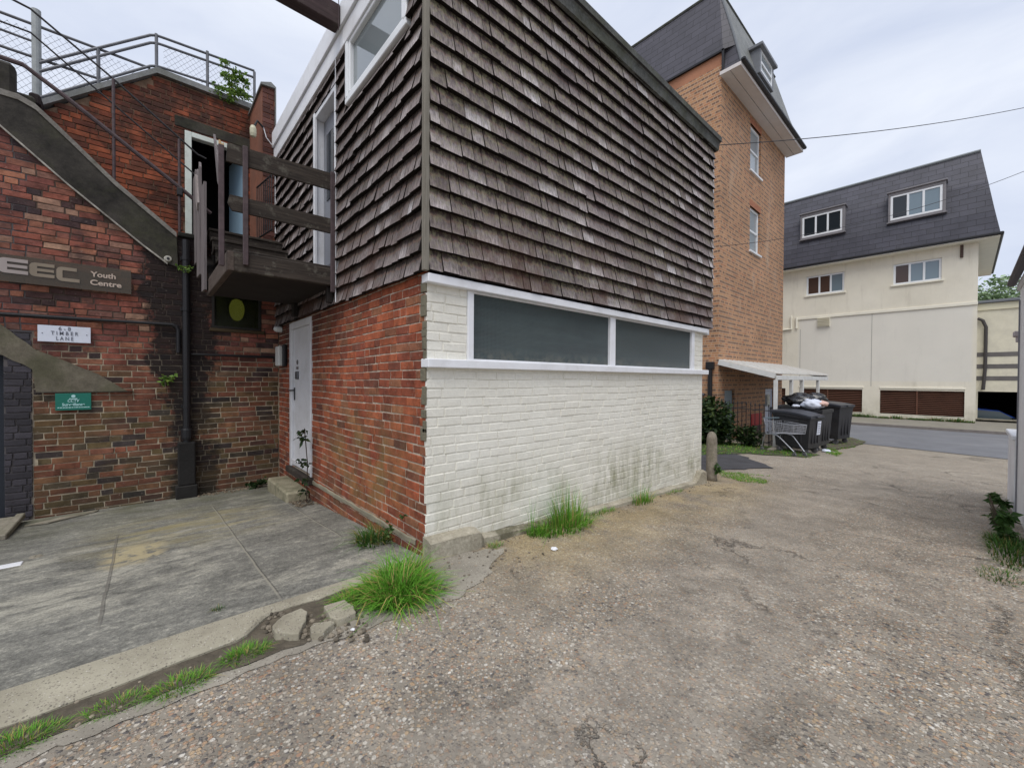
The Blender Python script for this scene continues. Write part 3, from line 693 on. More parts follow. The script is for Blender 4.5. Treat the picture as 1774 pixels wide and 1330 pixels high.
# white painted wall (lane side), bricks under paint
wz0, wz1 = -.32, 2.12
win_h = (1.985, 6.19, 1.50, 2.2)
b = MB(); backing(b, (0,YF+.010,0), (1,0,0), (0,-1,0), XL+.016, XR, -.5, wz1, [win_h], .22)
brickwall(b, (0,YF+.010,0), (1,0,0), (0,-1,0), lambda u, v: v > -.05-.046*(u-1.6)+.012, XL+.006, XR-.02, -.40, wz1, 21, prot=.0055, J=.009, bond='stretch', jit=.003, holes=[win_h], bow=.02)
b.build('painted_wall', WB, tb, fixn=False)
# plinth along the foot of the painted wall
b = MB(); rows = []; x = XL-.012
while x <= XR+.03:
    big = clamp((2.12-x)/.06, 0, 1); end = clamp((x-6.25)/.05, 0, 1)
    tp = gz(x, 0)+.055+.075*big+.14*end+.012*mnoise.noise(Vector((x*3,0,0)))+.03*clamp((3.0-x)/1.0, 0, 1)
    pr = .055+.045*big+.02*end+.008*mnoise.noise(Vector((x*5,4,0))); g0 = gz(x, 0)-.25
    rows.append([(x, YF+.02, tp+.008), (x, YF-pr*.45, tp), (x, YF-pr, tp-.02), (x, YF-pr-.018, g0)])
    x += .06
for r in rows: b.v += r
n = len(rows)
for i in range(n-1):
    for k in range(3): b.face((4*i+k, 4*(i+1)+k, 4*(i+1)+k+1, 4*i+k+1))
for r0 in (0, 4*(n-1)):
    b.v += [(b.v[r0][0], YF+.02, b.v[r0+3][2])]; b.face((r0, r0+1, r0+2, r0+3, len(b.v)-1))
b.build('plinth', PLIN, tb)
# end wall + back walls (plain)
b = MB(); b.box((XR-.002, YF+.015, -.6), (XR-.25, 9.5, 5.0)); b.box((XL+.24, 9.3, -.6), (XR-.26, 9.5, 5.0)); b.box((XL+.02, 7.62, -.5), (XL+.22, 9.29, 2.28)); b.build('end_wall', WB, tb)
# ledges and window strip
b = MB(); b.bbox((XL-.012, YF-.055, 2.106), (XR+.075, YF+.05, 2.176), .006); b.build('ledge', WP, tb)
b = MB(); b.bbox((XL-.010, YF-.055, 1.463), (XR+.09, YF+.06, 1.532), .006); b.build('window_sill', WP, tb)
wf = MB()
for (a, c) in ((1.985, 2.045), (4.00, 4.105), (6.10, 6.19)): wf.bbox((a, YF-.014, 1.532), (c, YF+.05, 2.106), .004)
for (a, c) in ((2.045, 4.00), (4.105, 6.10)): wf.bbox((a, YF-.006, 1.532), (c, YF+.045, 1.545), .003); wf.bbox((a, YF-.006, 2.092), (c, YF+.045, 2.106), .003)
wfo = wf.build('window_frame', WP, tb)
for (a, c) in ((2.045, 4.00), (4.105, 6.10)):
    g = MB(); g.box((a, YF+.020, 1.545), (c, YF+.026, 2.092)); g.build('pane', GLT, wfo)
b = MB(); b.box((1.99, YF+.2, 1.5), (6.18, YF+.21, 2.2)); b.build('interior', DARKIN, tb)
# ---- shingles
SX = 1.575; SY = 2.722
def shingles(b, O, U, Nn, u0, u1, v0, v1, expo, seed, holes=(), widths=(.075,.09,.105,.12,.14,.16,.19), rag=1.0):
    rn = random.Random(seed); U = Vector(U); Nn = Vector(Nn); O = Vector(O); Z = Vector((0,0,1)); row = 0; v = v0
    while v < v1:
        u = u0+.0; first = True
        while u < u1-.012:
            ln = rn.choice(widths)*rn.uniform(.93, 1.07); ln = min(ln, u1-u)
            if u1-(u+ln) < .04: ln = u1-u
            drop = rag*(rn.uniform(-.006, .008)+.014*mnoise.noise(Vector((u*.9, v*3, seed)))+(rn.uniform(.008,.022) if rn.random() < .04 else 0))
            top = min(v+expo*1.25, v1+.02); skip = False; p, q = u, u+ln-rn.uniform(.002, .008); lowz = v-drop
            for (a, c, d, e) in holes:
                if p < c-.004 and q > a+.004 and v+expo > d and v-.02 < e:
                    if v >= d-.05 and v+expo <= e+.05: 
                        if p < a: q = min(q, a)
                        elif q > c: p = max(p, c)
                        else: skip = True
                    elif v < d < v+expo: top = min(top, d)
                    elif v < e < v+expo: lowz = max(lowz, e)
            if q-p < .012: skip = True
            if not skip and top-lowz > .02:
                th = rn.uniform(.032, .044); tilt = .030; cur = rn.uniform(-.002, .005)*(1.8 if rn.random() < .1 else 1)
                lf = lowz+rag*rn.uniform(-.005, .005); rt = lowz+rag*rn.uniform(-.005, .005)
                tf = min(1.0, (top-lowz)/(expo*1.25)); 
                P = lambda a, c, d: O+U*a+Z*c+Nn*d
                vs = [P(p, lf, .002), P(q, rt, .002), P(q, top, -.014), P(p, top, -.014),
                      P(p, lf, th+cur), P(q, rt, th+cur*rn.uniform(-.5, 1)), P(q, top, .0-tilt*.3), P(p, top, .0-tilt*.3)]
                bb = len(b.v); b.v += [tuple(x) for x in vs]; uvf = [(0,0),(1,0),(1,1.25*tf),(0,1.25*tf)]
                z4 = [(.5,1.06)]*4  # butt and side faces use the near-black band: shadow lines put in colour
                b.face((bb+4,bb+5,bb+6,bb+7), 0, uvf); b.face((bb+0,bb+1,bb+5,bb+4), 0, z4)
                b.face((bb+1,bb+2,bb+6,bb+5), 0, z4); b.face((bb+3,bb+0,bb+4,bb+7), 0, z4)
            u += ln
        v += expo; row += 1
shb = MB(); udoor = (4.58, 5.345, 2.55, 4.545); uwin = (2.98, 4.295, 4.175, 4.83)
shb_back = MB(); backing(shb_back, (SX+.012,0,0), (0,1,0), (-1,0,0), SY+.015, 8.6, 2.2, 5.0, [udoor, uwin], .16)
backing(shb_back, (0,SY+.012,0), (1,0,0), (0,-1,0), SX+.015, 6.74, 2.2, 5.0, [], .16)
shb_back.build('wall_sheathing', mat('dark_timber', (.03,.024,.022), .9), tb)
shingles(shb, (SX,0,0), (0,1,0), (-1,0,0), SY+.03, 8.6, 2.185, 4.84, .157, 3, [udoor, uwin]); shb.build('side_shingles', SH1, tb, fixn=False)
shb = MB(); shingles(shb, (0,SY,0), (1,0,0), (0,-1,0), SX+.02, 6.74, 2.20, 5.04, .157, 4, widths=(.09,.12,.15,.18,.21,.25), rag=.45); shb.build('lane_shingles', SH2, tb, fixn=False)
b = MB(); b.bbox((SX-.022, SY-.022, 2.19), (SX+.022, SY+.022, 5.03), .004); b.build('corner_board', m_wood('corner_wood', (.14,.125,.10), (.27,.25,.21), .3, (40,40,2)), tb)
b = MB(); b.bbox((6.745, SY+.0, 2.19), (6.772, SY+.06, 5.0), .004); b.build('end_trim', WP, tb)
b = MB(); b.box((6.742, SY+.065, 2.19), (6.755, 9.4, 5.0)); b.box((XR, YF, 2.10), (6.74, 9.3, 2.2)); b.build('end_cladding', WP, tb)
# fascia, felt edge, roof
b = MB(); b.bbox((SX-.035, SY-.03, 4.80), (SX-.001, 8.8, 4.985), .004); b.bbox((SX-.06, SY-.03, 4.992), (SX-.001, 8.8, 5.225), .004); b.build('fascia', WP, tb)
b = MB(); rows = []; x = SX-.02
while x <= 6.86:
    lo = 5.02+.016*mnoise.noise(Vector((x*2.2,0,0)))+.010*mnoise.noise(Vector((x*9,1,0))); o = .006*mnoise.noise(Vector((x*4,7,0)))
    rows.append([(x, SY-.022, lo), (x, SY-.05+o, lo+.012), (x, SY-.062+o, lo+.10), (x, SY-.075, 5.14), (x, SY-.095, 5.15), (x, SY-.10, 5.215), (x, SY+.05, 5.222), (x, 8.8, 5.222)]); x += .045
for r in rows: b.v += r
for i in range(len(rows)-1):
    for k in range(7): b.face((8*i+k, 8*(i+1)+k, 8*(i+1)+k+1, 8*i+k+1), 1 if k in (3,) else 0)
for r0 in (0, 8*(len(rows)-1)):
    b.v.append((b.v[r0][0], 8.8, 5.0)); b.face([r0+k for k in range(8)]+[len(b.v)-1])
b.build('roof', [FELT, BLK], tb)
# upper casement window on the side wall
wo = MB(); wx = SX-.03
wo.bbox((wx, 2.98, 4.175), (wx+.11, 4.295, 4.235), .006); wo.bbox((wx, 4.235, 4.235), (wx+.11, 4.295, 4.80), .006); wo.bbox((wx, 2.98, 4.235), (wx+.11, 3.04, 4.80), .006)
wo.bbox((wx+.012, 3.04, 4.235), (wx+.09, 4.235, 4.275), .006); wo.bbox((wx+.012, 4.19, 4.275), (wx+.09, 4.235, 4.80), .006); wo.bbox((wx+.012, 3.04, 4.275), (wx+.09, 3.085, 4.80), .006)
wo.bbox((wx+.012, 3.085, 4.76), (wx+.09, 4.19, 4.80), .006)
uwo = wo.build('window', UPVC, tb)
g = MB(); g.box((wx+.05, 3.085, 4.275), (wx+.056, 4.19, 4.76)); g.build('pane', mat('casement_glass', (.20,.23,.24), .04, spec=1.), uwo)
b = MB(); b.box((SX+.14, 3.0, 4.2), (SX+.15, 4.28, 4.82)); b.build('blind', mat('pale_blind', (.5,.5,.5), .8), tb)
# upper grey door in white frame
b = MB()
b.bbox((SX-.03, 5.285, 2.56), (SX+.14, 5.345, 4.545), .005); b.bbox((SX-.045, 5.25, 2.56), (SX-.012, 5.30, 4.545), .004); b.bbox((SX-.03, 4.58, 2.56), (SX+.14, 4.615, 4.545), .004)
b.bbox((SX-.03, 4.615, 4.49), (SX+.14, 5.285, 4.545), .005); b.bbox((SX-.03, 4.615, 2.56), (SX+.14, 5.285, 2.60), .005)
df = b.build('upper_door_frame', WP, tb)
b = MB(); b.bbox((SX+.075, 4.62, 2.605), (SX+.115, 5.28, 4.485), .004); b.bbox((SX+.062, 4.72, 2.72), (SX+.076, 5.18, 3.3), .006)
ud = b.build('upper_door', mat('grey_door_paint', (.23,.24,.27), .5, var=.1), tb)
g = MB(); g.box((SX+.066, 4.74, 3.5), (SX+.074, 5.16, 4.28)); g.build('pane', GL, ud)
# lower white door
y0, y1, z0, z1 = door_h
b = MB(); b.bbox((XL-.012, y1-.10, z0+.0), (XL+.10, y1-.003, z1), .005); b.bbox((XL-.012, y0+.003, z0), (XL+.10, y0+.05, z1), .005); b.bbox((XL-.012, y0+.05, z1-.09), (XL+.10, y1-.10, z1), .005)
fr = b.build('door_frame', WPD, tb)
b = MB(); b.bbox((XL+.022, y0+.055, z0+.03), (XL+.065, y1-.105, z1-.095), .004)
b.bbox((XL-.006, y0+.055, z0+.03), (XL+.021, y1-.11, z0+.11), .01)
dr = b.build('door', WPD, tb)
b = MB(); yh = y1-.17; b.bbox((XL+.008, yh-.018, 1.06), (XL+.021, yh+.018, 1.24), .004); b.tube([(XL+.01, yh, 1.2), (XL-.035, yh, 1.2), (XL-.038, yh-.012, 1.2), (XL-.036, yh+.11, 1.197)], .010, 8)
b.build('handle', mat('dark_metal_handle', (.06,.06,.065), .35, metal=.8), dr)
b = MB(); b.bbox((XL+.0, yh-.20, 1.36), (XL+.021, yh-.09, 1.47), .005)
for i in range(3):
    for j in range(3): b.bbox((XL-.006, yh-.187+.032*i, 1.375+.03*j), (XL+.001, yh-.165+.032*i, 1.393+.03*j), .002)
b.build('keypad', mat('keypad_metal', (.14,.14,.15), .4, metal=.6), dr)
b = MB(); b.lathe((XL+.021, yh-.14, 1.60), [(.001,-.008),(.035,-.008),(.035,0)], 18, axis='X'); b.lathe((XL+.021, yh-.14, 1.60), [(.001,-.014),(.012,-.014),(.012,-.008)], 12, axis='X'); b.bbox((XL+.014, yh-.19, 1.5), (XL+.021, yh-.09, 1.54), .002); b.build('lock', mat('lock_metal', (.3,.3,.3), .35, metal=.8), dr)
b = MB(); b.bbox((XL-.06, y0-.05, z0-.09), (XL+.1, y1+.03, z0-.004), .01); b.build('door_sill', m_wood('old_sill', (.025,.02,.018), (.07,.055,.045), .2, (3,40,3)), tb)
# vertical cable/trim on side wall and skinny pipe near the upper door
b = MB(); b.tube([(SX-.03, 4.565, 2.2), (SX-.03, 4.565, 4.9)], .006, 6); b.build('cable_conduit', WP, tb)

# ================================================================== YOUTH CENTRE BRICK BUILDING
yb = thing('brick_stair_building', (0, 7.33, -.3), 'old stained red brick building with a raking concrete stair and an upper doorway', 'building')
Y7 = 7.33; Y8 = 8.35
def ztop(u):      # underside of the stair string
    pts = [(-3.3,4.26),(-1.19,4.225),(-.66,3.72),(.015,3.14),(.33,2.93),(.34,3.33),(2,3.33)]
    for (a, za), (c, zc) in zip(pts, pts[1:]):
        if a <= u <= c: return za+(zc-za)*(u-a)/(c-a)
    return 0
winb = (.74, 1.365, 2.10, 2.70); openg = (-2.4, -1.185, -1, 1.75)
b = MB()
backing(b, (0,Y7+.012,0), (1,0,0), (0,-1,0), -3.3, .33, -.5, 2.95, [openg], .2); backing(b, (0,Y7+.012,0), (1,0,0), (0,-1,0), .33, XL+.02, -.5, 3.33, [winb], .2)
b.prism([(-3.3, Y7+.012, 2.95), (.33, Y7+.012, 2.95), (.015, Y7+.012, 3.14), (-.66, Y7+.012, 3.72), (-1.19, Y7+.012, 4.225), (-3.3, Y7+.012, 4.26)], (0, .2, 0))
b.build('mortar', MO_O, yb)
quo = lambda u, v: not (-1.19 < u < -.97 and v < 1.9)
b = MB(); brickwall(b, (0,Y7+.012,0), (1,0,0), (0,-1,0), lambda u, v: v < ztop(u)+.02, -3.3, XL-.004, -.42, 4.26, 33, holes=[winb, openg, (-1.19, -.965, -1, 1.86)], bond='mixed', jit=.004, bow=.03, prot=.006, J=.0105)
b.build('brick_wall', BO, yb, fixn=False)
b = MB(); brickwall(b, (0,Y7+.012,0), (1,0,0), (0,-1,0), lambda u, v: u > -1.19, -1.184, -.975, -.42, 1.9, 35, bond='flemish', jit=.002, prot=.014, J=.012)
b.build('quoin_bricks', BLUEBR, yb, fixn=False)
# opening: dark passage with blue-grey door leaf edge
b = MB(); b.box((-2.4, Y7+1.2, -.5), (-1.19, Y7+1.22, 1.75)); b.box((-1.186, Y7+.22, -.5), (-1.17, Y7+1.2, 1.75)); b.box((-2.42, Y7+.22, -.5), (-2.4, Y7+1.2, 1.75)); b.box((-2.4, Y7+.2, 1.75), (-1.19, Y7+1.2, 1.77))
b.build('passage', DARKIN, yb)
b = MB(); b.bbox((-2.35, Y7+.16, -.35), (-1.195, Y7+.20, 1.7), .006); b.build('passage_door', mat('dark_blue_door', (.02,.025,.035), .6), yb)
# raking concrete string of the stair with lighter coping
top = [(-3.3,4.60),(-1.05,4.585),(-.92,4.53),(-.75,4.365),(-.256,3.862),(.345,3.35)]; bot = [(.36,2.90),(.25,2.93),(.015,3.115),(-.66,3.70),(-1.19,4.205),(-3.3,4.24)]
b = MB(); b.prism([(x, Y7-.035, z) for x, z in top+bot], (0, .25, 0)); b.build('stair_string', CONC_S, yb)
b = MB()
for (x0, za), (x1, zb) in zip(top, top[1:]):
    b.prism([(x0, Y7-.05, za-.045), (x1, Y7-.05, zb-.045), (x1, Y7-.05, zb+.02), (x0, Y7-.05, za+.02)], (0, .29, 0))
b.build('string_coping', m_concrete('worn_coping', (.12,.108,.095), (.34,.32,.29), .2, 2.5), yb)
b = MB()
for (x0, za), (x1, zb) in zip(bot[1:], bot[2:]): b.prism([(x0, Y7-.042, za-.014), (x1, Y7-.042, zb-.014), (x1, Y7-.042, zb+.008), (x0, Y7-.042, za+.008)], (0, .03, 0))
b.build('mortar_fillet', mat('pale_fillet', (.34,.32,.28), .9, var=.5, vscale=8), yb)
b = MB()
for i in range(9):
    x1 = .30-.17*i*1.0; z = 3.33+.155*i
    if x1 > -1.1: b.box((x1-.18, Y7+.22, z-.16), (x1, Y8-.01, z))
b.build('stair_treads', CONC_S, yb)
for q_ in (((-3.3, Y7+.22, 4.5), (-1.2, Y8-.01, 4.62)), ((.30, Y7+.215, 3.2), (XL-.03, Y8-.01, 3.33))):
    b = MB(); b.box(*q_); b.build('landing', CONC_S, yb)
b = MB(); b.bbox((.36, Y7-.06, 3.325), (1.42, Y7+.3, 3.385), .01); b.build('ledge', mat('mossy_ledge', (.018,.018,.014), .95, var=.4, bump=.8), yb)
b = MB(); pts = [(x, z+rn.uniform(-.003,.003)) for x, z in top[1:]]
# lower concrete haunch (old arch repair) on the face
hp = [(-3.3,2.35),(-1.205,1.967),(-.941,1.70),(-.426,1.414),(-.134,1.183),(-.944,1.195),(-.962,1.46),(-1.19,1.62),(-2.4,1.75),(-3.3,1.9)]
b = MB(); hpp = ragged([(x, z) for x, z in hp], .006, .09, 12); b.prism([(x, Y7-.012, z) for x, z in hpp], (0, .05, 0)); b.build('concrete_haunch', CONC_M, yb)
b = MB(); b.prism([(x, Y7-.030, z) for x, z in ((-.95,1.185),(-.13,1.185),(-.10,1.197),(-.95,1.197))], (0,.05,0)); b.build('drip_edge', CONC_S, yb)
# lower window with brown sill
b = MB(); a, c, d, e = winb
b.bbox((a, Y7+.0, d), (c, Y7+.07, d+.035), .004); b.bbox((a, Y7+.0, d+.035), (a+.035, Y7+.07, e), .004); b.bbox((c-.035, Y7, d+.035), (c, Y7+.07, e), .004); b.bbox((a+.035, Y7, e-.035), (c-.035, Y7+.07, e), .004)
wfr = b.build('window', mat('black_window_frame', (.02,.018,.016), .6), yb)
g = MB(); g.box((a+.035, Y7+.035, d+.035), (c-.035, Y7+.04, e-.035))
t_ = NT('obscured_glass', rough=.25, spec=.6); cc = t_.mix(t_.map(t_.noise(5), .4, .6), (.018,.022,.010), (.035,.04,.014)); gob = t_.done(cc, t_.noise(120), .3, .003)
trn = t_.n.new('ShaderNodeBsdfTransparent'); trn.inputs[0].default_value = (.55,.6,.35,1); msx = t_.n.new('ShaderNodeMixShader'); msx.inputs[0].default_value = .5
t_.l.new(t_.b.outputs[0], msx.inputs[1]); t_.l.new(trn.outputs[0], msx.inputs[2]); t_.l.new(msx.outputs[0], t_.n['Material Output'].inputs[0])
g.build('pane', gob, wfr)
b = MB(); b.bbox((a-.03, Y7-.03, d-.05), (c+.04, Y7+.03, d-.003), .008); b.build('window_sill', mat('brown_sill', (.06,.04,.018), .7, var=.3, bump=.4), yb)
b = MB(); b.box((a, Y7+.45, d-.05), (c, Y7+.46, e)); b.box((a-.01, Y7+.215, d-.06), (c+.01, Y7+.45, d-.05)); b.box((a-.02, Y7+.215, d-.06), (a-.01, Y7+.45, e)); b.box((c-.012, Y7+.075, d-.06), (c-.002, Y7+.45, e)); b.box((a-.02, Y7+.215, e), (c+.02, Y7+.46, e+.01)); b.build('interior', DARKIN, yb)
lamp = MB(); lamp.lathe((1.07, Y7+.18, 2.42), [(.005,-.17),(.045,-.155),(.078,-.11),(.095,-.05),(.10,.02),(.09,.08),(.06,.14),(.02,.16)], 20)
lamp.build('lamp', mat('lit_lamp', (.5,.46,.14), .5, emit=(.85,.78,.32,.38)), label='yellow glowing oval lamp behind the small dark window under the platform', cat='lamp')
# gable wall behind the stair
def gtop(u):
    if u < -1.0: return 4.90
    if u < .174: return 4.955+(6.02-4.955)*(u+1.0)/1.174
    return 6.02
ddo = (.50, 1.365, 3.33, 5.31)
b = MB(); g = b
polyL = [(-1.02, Y8+.012, 3.2), (.50, Y8+.012, 3.2), (.50, Y8+.012, 6.0), (.174, Y8+.012, 6.0), (-1.02, Y8+.012, 4.93)]
b.prism(polyL, (0,.22,0)); b.prism([(.5, Y8+.012, 5.31), (1.365, Y8+.012, 5.31), (1.365, Y8+.012, 6.0), (.5, Y8+.012, 6.0)], (0,.22,0)); b.prism([(1.365, Y8+.012, 3.2), (1.6, Y8+.012, 3.2), (1.6, Y8+.012, 6.0), (1.365, Y8+.012, 6.0)], (0,.22,0))
b.box((-3.3, Y8+.012, 2.0), (-1.02, Y8+.232, 4.75))
b.build('gable_mortar', MO_G, yb)
b = MB(); brickwall(b, (0,Y8+.012,0), (1,0,0), (0,-1,0), lambda u, v: v < gtop(u)-.02, -1.3, 1.6, 3.25, 6.02, 41, holes=[ddo], bond='stretch', jit=.003, bow=.02, prot=.012); b.build('gable_wall', BGb, yb, fixn=False)
cp = [(-1.08,4.93),(.174,6.02),(1.5,6.02)]
b = MB()
for (x0, za), (x1, zb) in zip(cp, cp[1:]): b.prism([(x0, Y8-.06, za-.01), (x1, Y8-.06, zb-.01), (x1, Y8-.06, zb+.075), (x0, Y8-.06, za+.075)], (0,.4,0))
b.build('coping', COPE, yb)
b = MB(); b.bbox((.38, Y8-.012, 5.33), (1.62, Y8+.06, 5.50), .01); b.build('lintel', CONC_S, yb)
b = MB(); b.bbox((.503, Y8-.012, 3.335), (.59, Y8+.10, 5.305), .006); b.bbox((.59, Y8-.012, 5.225), (1.31, Y8+.10, 5.305), .006); b.bbox((1.31, Y8-.012, 3.335), (1.362, Y8+.10, 5.305), .006)
b.build('doorway_frame', mat('pale_green_white_paint', (.66,.72,.66), .5, var=.08, vscale=5, dirt=(.35,.34,.28), dscale=9, damt=.4), yb)
b = MB(); b.box((.3, Y8+1.6, 3.2), (1.6, Y8+1.62, 5.6)); b.box((.3, Y8+.24, 3.2), (.32, Y8+1.6, 5.6)); b.box((1.58, Y8+.24, 3.2), (1.6, Y8+1.6, 5.6)); b.box((.32, Y8+.24, 5.5), (1.58, Y8+1.6, 5.52)); b.box((.32, Y8+.24, 3.2), (1.58, Y8+1.6, 3.3)); b.build('dark_room', DARKIN, yb)
b = MB(); b.obox((1.255, Y8+.40, 4.28), (-.12, .60, 0), (.038,.008,0), (0,0,1.9)); b.build('open_door', mat('pale_blue_door', (.30,.44,.56), .5, var=.06), yb)
# pier between the buildings
b = MB(); b.box((1.385, Y7+.022, 3.2), (1.556, Y8+.6, 5.95)); b.build('pier_core', mat('red_render', (.22,.085,.05), .9, var=.3, vscale=6, bump=.7, dirt=(.10,.05,.035), dscale=3, damt=.8), yb)
b = MB(); brickwall(b, (0,Y7+.022,0), (1,0,0), (0,-1,0), None, 1.39, 1.553, 3.38, 5.93, 51, bond='stretch', prot=.009); b.build('pier_bricks', mat('dark_pier_brick', (.10,.042,.034), .9, island=.4, var=.3, bump=.6), yb, fixn=False)
b = MB(); b.prism([(1.36, Y7-.02, 5.93), (1.50, Y7-.02, 5.99), (1.57, Y7-.02, 5.94), (1.57, Y7-.02, 5.35), (1.556, Y7-.02, 5.35), (1.556, Y7-.02, 5.92), (1.36, Y7-.02, 5.90)], (0, 1.6, 0)); b.build('pier_cap', COPE, yb)
b = MB(); b.box((-3.3, Y7+1.9, -.5), (.28, Y7+2.2, 4.6)); b.box((-3.3, Y8+.24, 3.1), (-1.0, Y7+1.9, 3.2)); b.box((-3.5, Y7+.02, -.5), (-3.3, Y7+2.2, 4.6)); b.build('rear_wall', BGb, yb)
b = MB(); b.bbox((-1.45, Y8-.3, 4.62), (-1.02, Y8+.1, 4.98), .03); b.bbox((-1.6, Y8-.5, 4.62), (-1.16, Y8-.31, 5.22), .04); b.build('upper_step_block', CONC_S, yb)
b = MB(); rn2 = random.Random(8)
for k in range(7): b.bbox((-1.5+.07*k, Y8-.2+rn2.uniform(-.1,.1), 4.9), (-1.40+.07*k, Y8+.1, 5.0+rn2.uniform(-.02,.2)-.02*k), .02)
b.build('broken_edge', mat('dark_rubble', (.03,.022,.022), .95, var=.4, bump=1), yb)

# ---- downpipe
dp = thing('drainpipe', (.445, 7.26, -.3), 'black cast iron drainpipe running down the stained brick wall', 'drainpipe')
b = MB(); b.tube([(.445, 7.262, -.30), (.445, 7.262, 3.28)], .045, 14); b.build('pipe', BLK, dp, smooth=False)
b = MB(); b.lathe((.445, 7.262, 0.52), [(.062,0),(.066,.03),(.066,.13),(.058,.15)], 14); b.build('collar', BLK, dp)
b = MB(); b.bbox((.32, 7.19, -.30), (.56, 7.325, -.12), .012); b.bbox((.345, 7.21, -.12), (.54, 7.325, .48), .015); b.build('pipe_casing', mat('dark_stained_block', (.016,.015,.014), .85, var=.4, bump=.6), dp)
for z in (.95, 2.3, 3.0):
    b = MB(); b.bbox((.385, 7.30, z), (.505, 7.328, z+.05), .004); b.tube([(.445, 7.262, z), (.445, 7.262, z+.05)], .053, 14); b.build('bracket', BLK, dp)
b = MB(); b.tube([(.36, 7.285, 1.72), (.36, 7.285, 2.03), (.34, 7.285, 2.075), (.3, 7.285, 2.09)], .028, 10); b.build('branch_pipe', BLK, dp)
hpn = MB(); hpn.tube([(-3.3, 7.29, 2.05), (-1.2, 7.29, 2.085), (.31, 7.29, 2.10)], .022, 10); tag(hpn.build('horizontal_pipe', BLK), 'thin black pipe running level across the brick wall above the white street sign', 'pipe')
b = MB(); b.tube([(.5, 7.30, 1.705), (1.585, 7.30, 1.70)], .018, 8); tag(b.build('cable_pipe', BLK), 'thin dark conduit along the brick wall below the small dark window', 'pipe')
b = MB(); b.lathe((.255, 7.31, 2.99), [(.001,-.045),(.035,-.045),(.042,-.02),(.05,0)], 16, axis='Y'); b.lathe((.255, 7.31, 2.99), [(.001,-.055),(.016,-.055),(.016,-.044)], 12, mi=1, axis='Y')
tag(b.build('stair_lamp', [mat('old_white_plastic', (.5,.48,.42), .6, var=.2), BLK]), 'small round off white fitting on the wall under the foot of the stair string', 'light fitting')

# ---- signs
def text(s, size, mt, parent, loc, ext=.002, spacing=1.0, width=None, name='lettering', shear=0, bold=0):
    cu = bpy.data.curves.new(name, 'FONT'); cu.body = s; cu.size = size; cu.extrude = ext; cu.align_x = 'CENTER'; cu.align_y = 'CENTER'; cu.space_character = spacing; cu.shear = shear; cu.offset = bold
    o = bpy.data.objects.new(name+'_tmp', cu); COL.objects.link(o); dg = bpy.context.evaluated_depsgraph_get(); dg.update()
    me = bpy.data.meshes.new_from_object(o.evaluated_get(dg)); bpy.data.objects.remove(o)
    xs_ = [v.co.x for v in me.vertices]; w_ = max(xs_)-min(xs_); k = (width/w_) if width else 1
    cx = (max(xs_)+min(xs_))/2
    for v in me.vertices: x, y, z = v.co; v.co = ((x-cx)*k, -z, y)
    me.materials.clear(); me.materials.append(mt)
    ob = bpy.data.objects.new(name, me); COL.objects.link(ob); ob.parent = parent; ob.location = Vector(loc)-wloc(parent); return ob
SGN = mat('sign_white', (.72,.76,.86), .45, dirt=(.5,.5,.5), dscale=8, damt=.2); SGD = mat('sign_grey_letter', (.15,.16,.20), .6); SGG = mat('sign_green', (.008,.16,.115), .45); SGL = mat('sign_pale_letter', (.45,.72,.72), .5)
st = thing('street_sign', (-.703, 7.315, 1.79), 'white rectangular street sign reading 6-8 TIMBER LANE on the brick wall', 'street sign')
b = MB(); b.bbox((-.922, 7.298, 1.795), (-.486, 7.312, 1.99), .003); b.build('plate', SGN, st)
for s, z, wd in (('6 - 8', 1.955, .10), ('T I M B E R', 1.900, .225), ('L A N E', 1.838, .14)): text(s, .062, SGD, st, (-.705, 7.2955, z), width=wd, name='lettering', bold=.0005)
for x in (-.885, -.52):
    b = MB(); b.lathe((x, 7.298, 1.895), [(.001,-.004),(.006,-.004),(.006,0)], 8, axis='Y'); b.build('screw', SGD, st)
st = thing('cctv_sign', (-.636, 7.315, .97), 'small green sign with white lettering reading CCTV Surveillance', 'sign')
b = MB(); b.bbox((-.788, 7.298, .972), (-.486, 7.310, 1.178), .002); b.build('plate', SGG, st)
text('CCTV', .05, SGL, st, (-.636, 7.2955, 1.085), width=.10, bold=.001, shear=.15); text('Surveillance', .045, SGL, st, (-.636, 7.2955, 1.040), width=.19, bold=.0012)
b = MB(); rn = random.Random(3); x = -.77
while x < -.51: l_ = rn.uniform(.01, .03); b.box((x, 7.2955, 1.000), (x+l_, 7.2985, 1.010)); x += l_+.004
b.build('small_print', SGL, st); b = MB(); b.lathe((-.638, 7.2975, 1.143), [(.018,-.002),(.018,0)], 16, axis='Y'); b.build('emblem', SGL, st); b = MB(); b.box((-.672, 7.2955, 1.108), (-.604, 7.2985, 1.117)); b.build('emblem_caption', SGL, st)
st = thing('youth_centre_sign', (-.66, 7.3, 2.45), 'long translucent board with raised pale letters reading eec Youth Centre', 'sign')
t_ = NT('smoky_acrylic', rough=.2, spec=.6); ac = t_.done((.13,.105,.075)); trn = t_.n.new('ShaderNodeBsdfTransparent'); trn.inputs[0].default_value = (.62,.56,.48,1); msx = t_.n.new('ShaderNodeMixShader'); msx.inputs[0].default_value = .55
t_.l.new(t_.b.outputs[0], msx.inputs[1]); t_.l.new(trn.outputs[0], msx.inputs[2]); t_.l.new(msx.outputs[0], t_.n['Material Output'].inputs[0])
b = MB(); b.bbox((-1.75, 7.27, 2.452), (-.112, 7.278, 2.76), .002); b.build('board', ac, st)
LM = mat('brushed_letter', (.36,.31,.29), .45, var=.08); LM2 = mat('faded_letter', (.24,.195,.145), .6, var=.15)
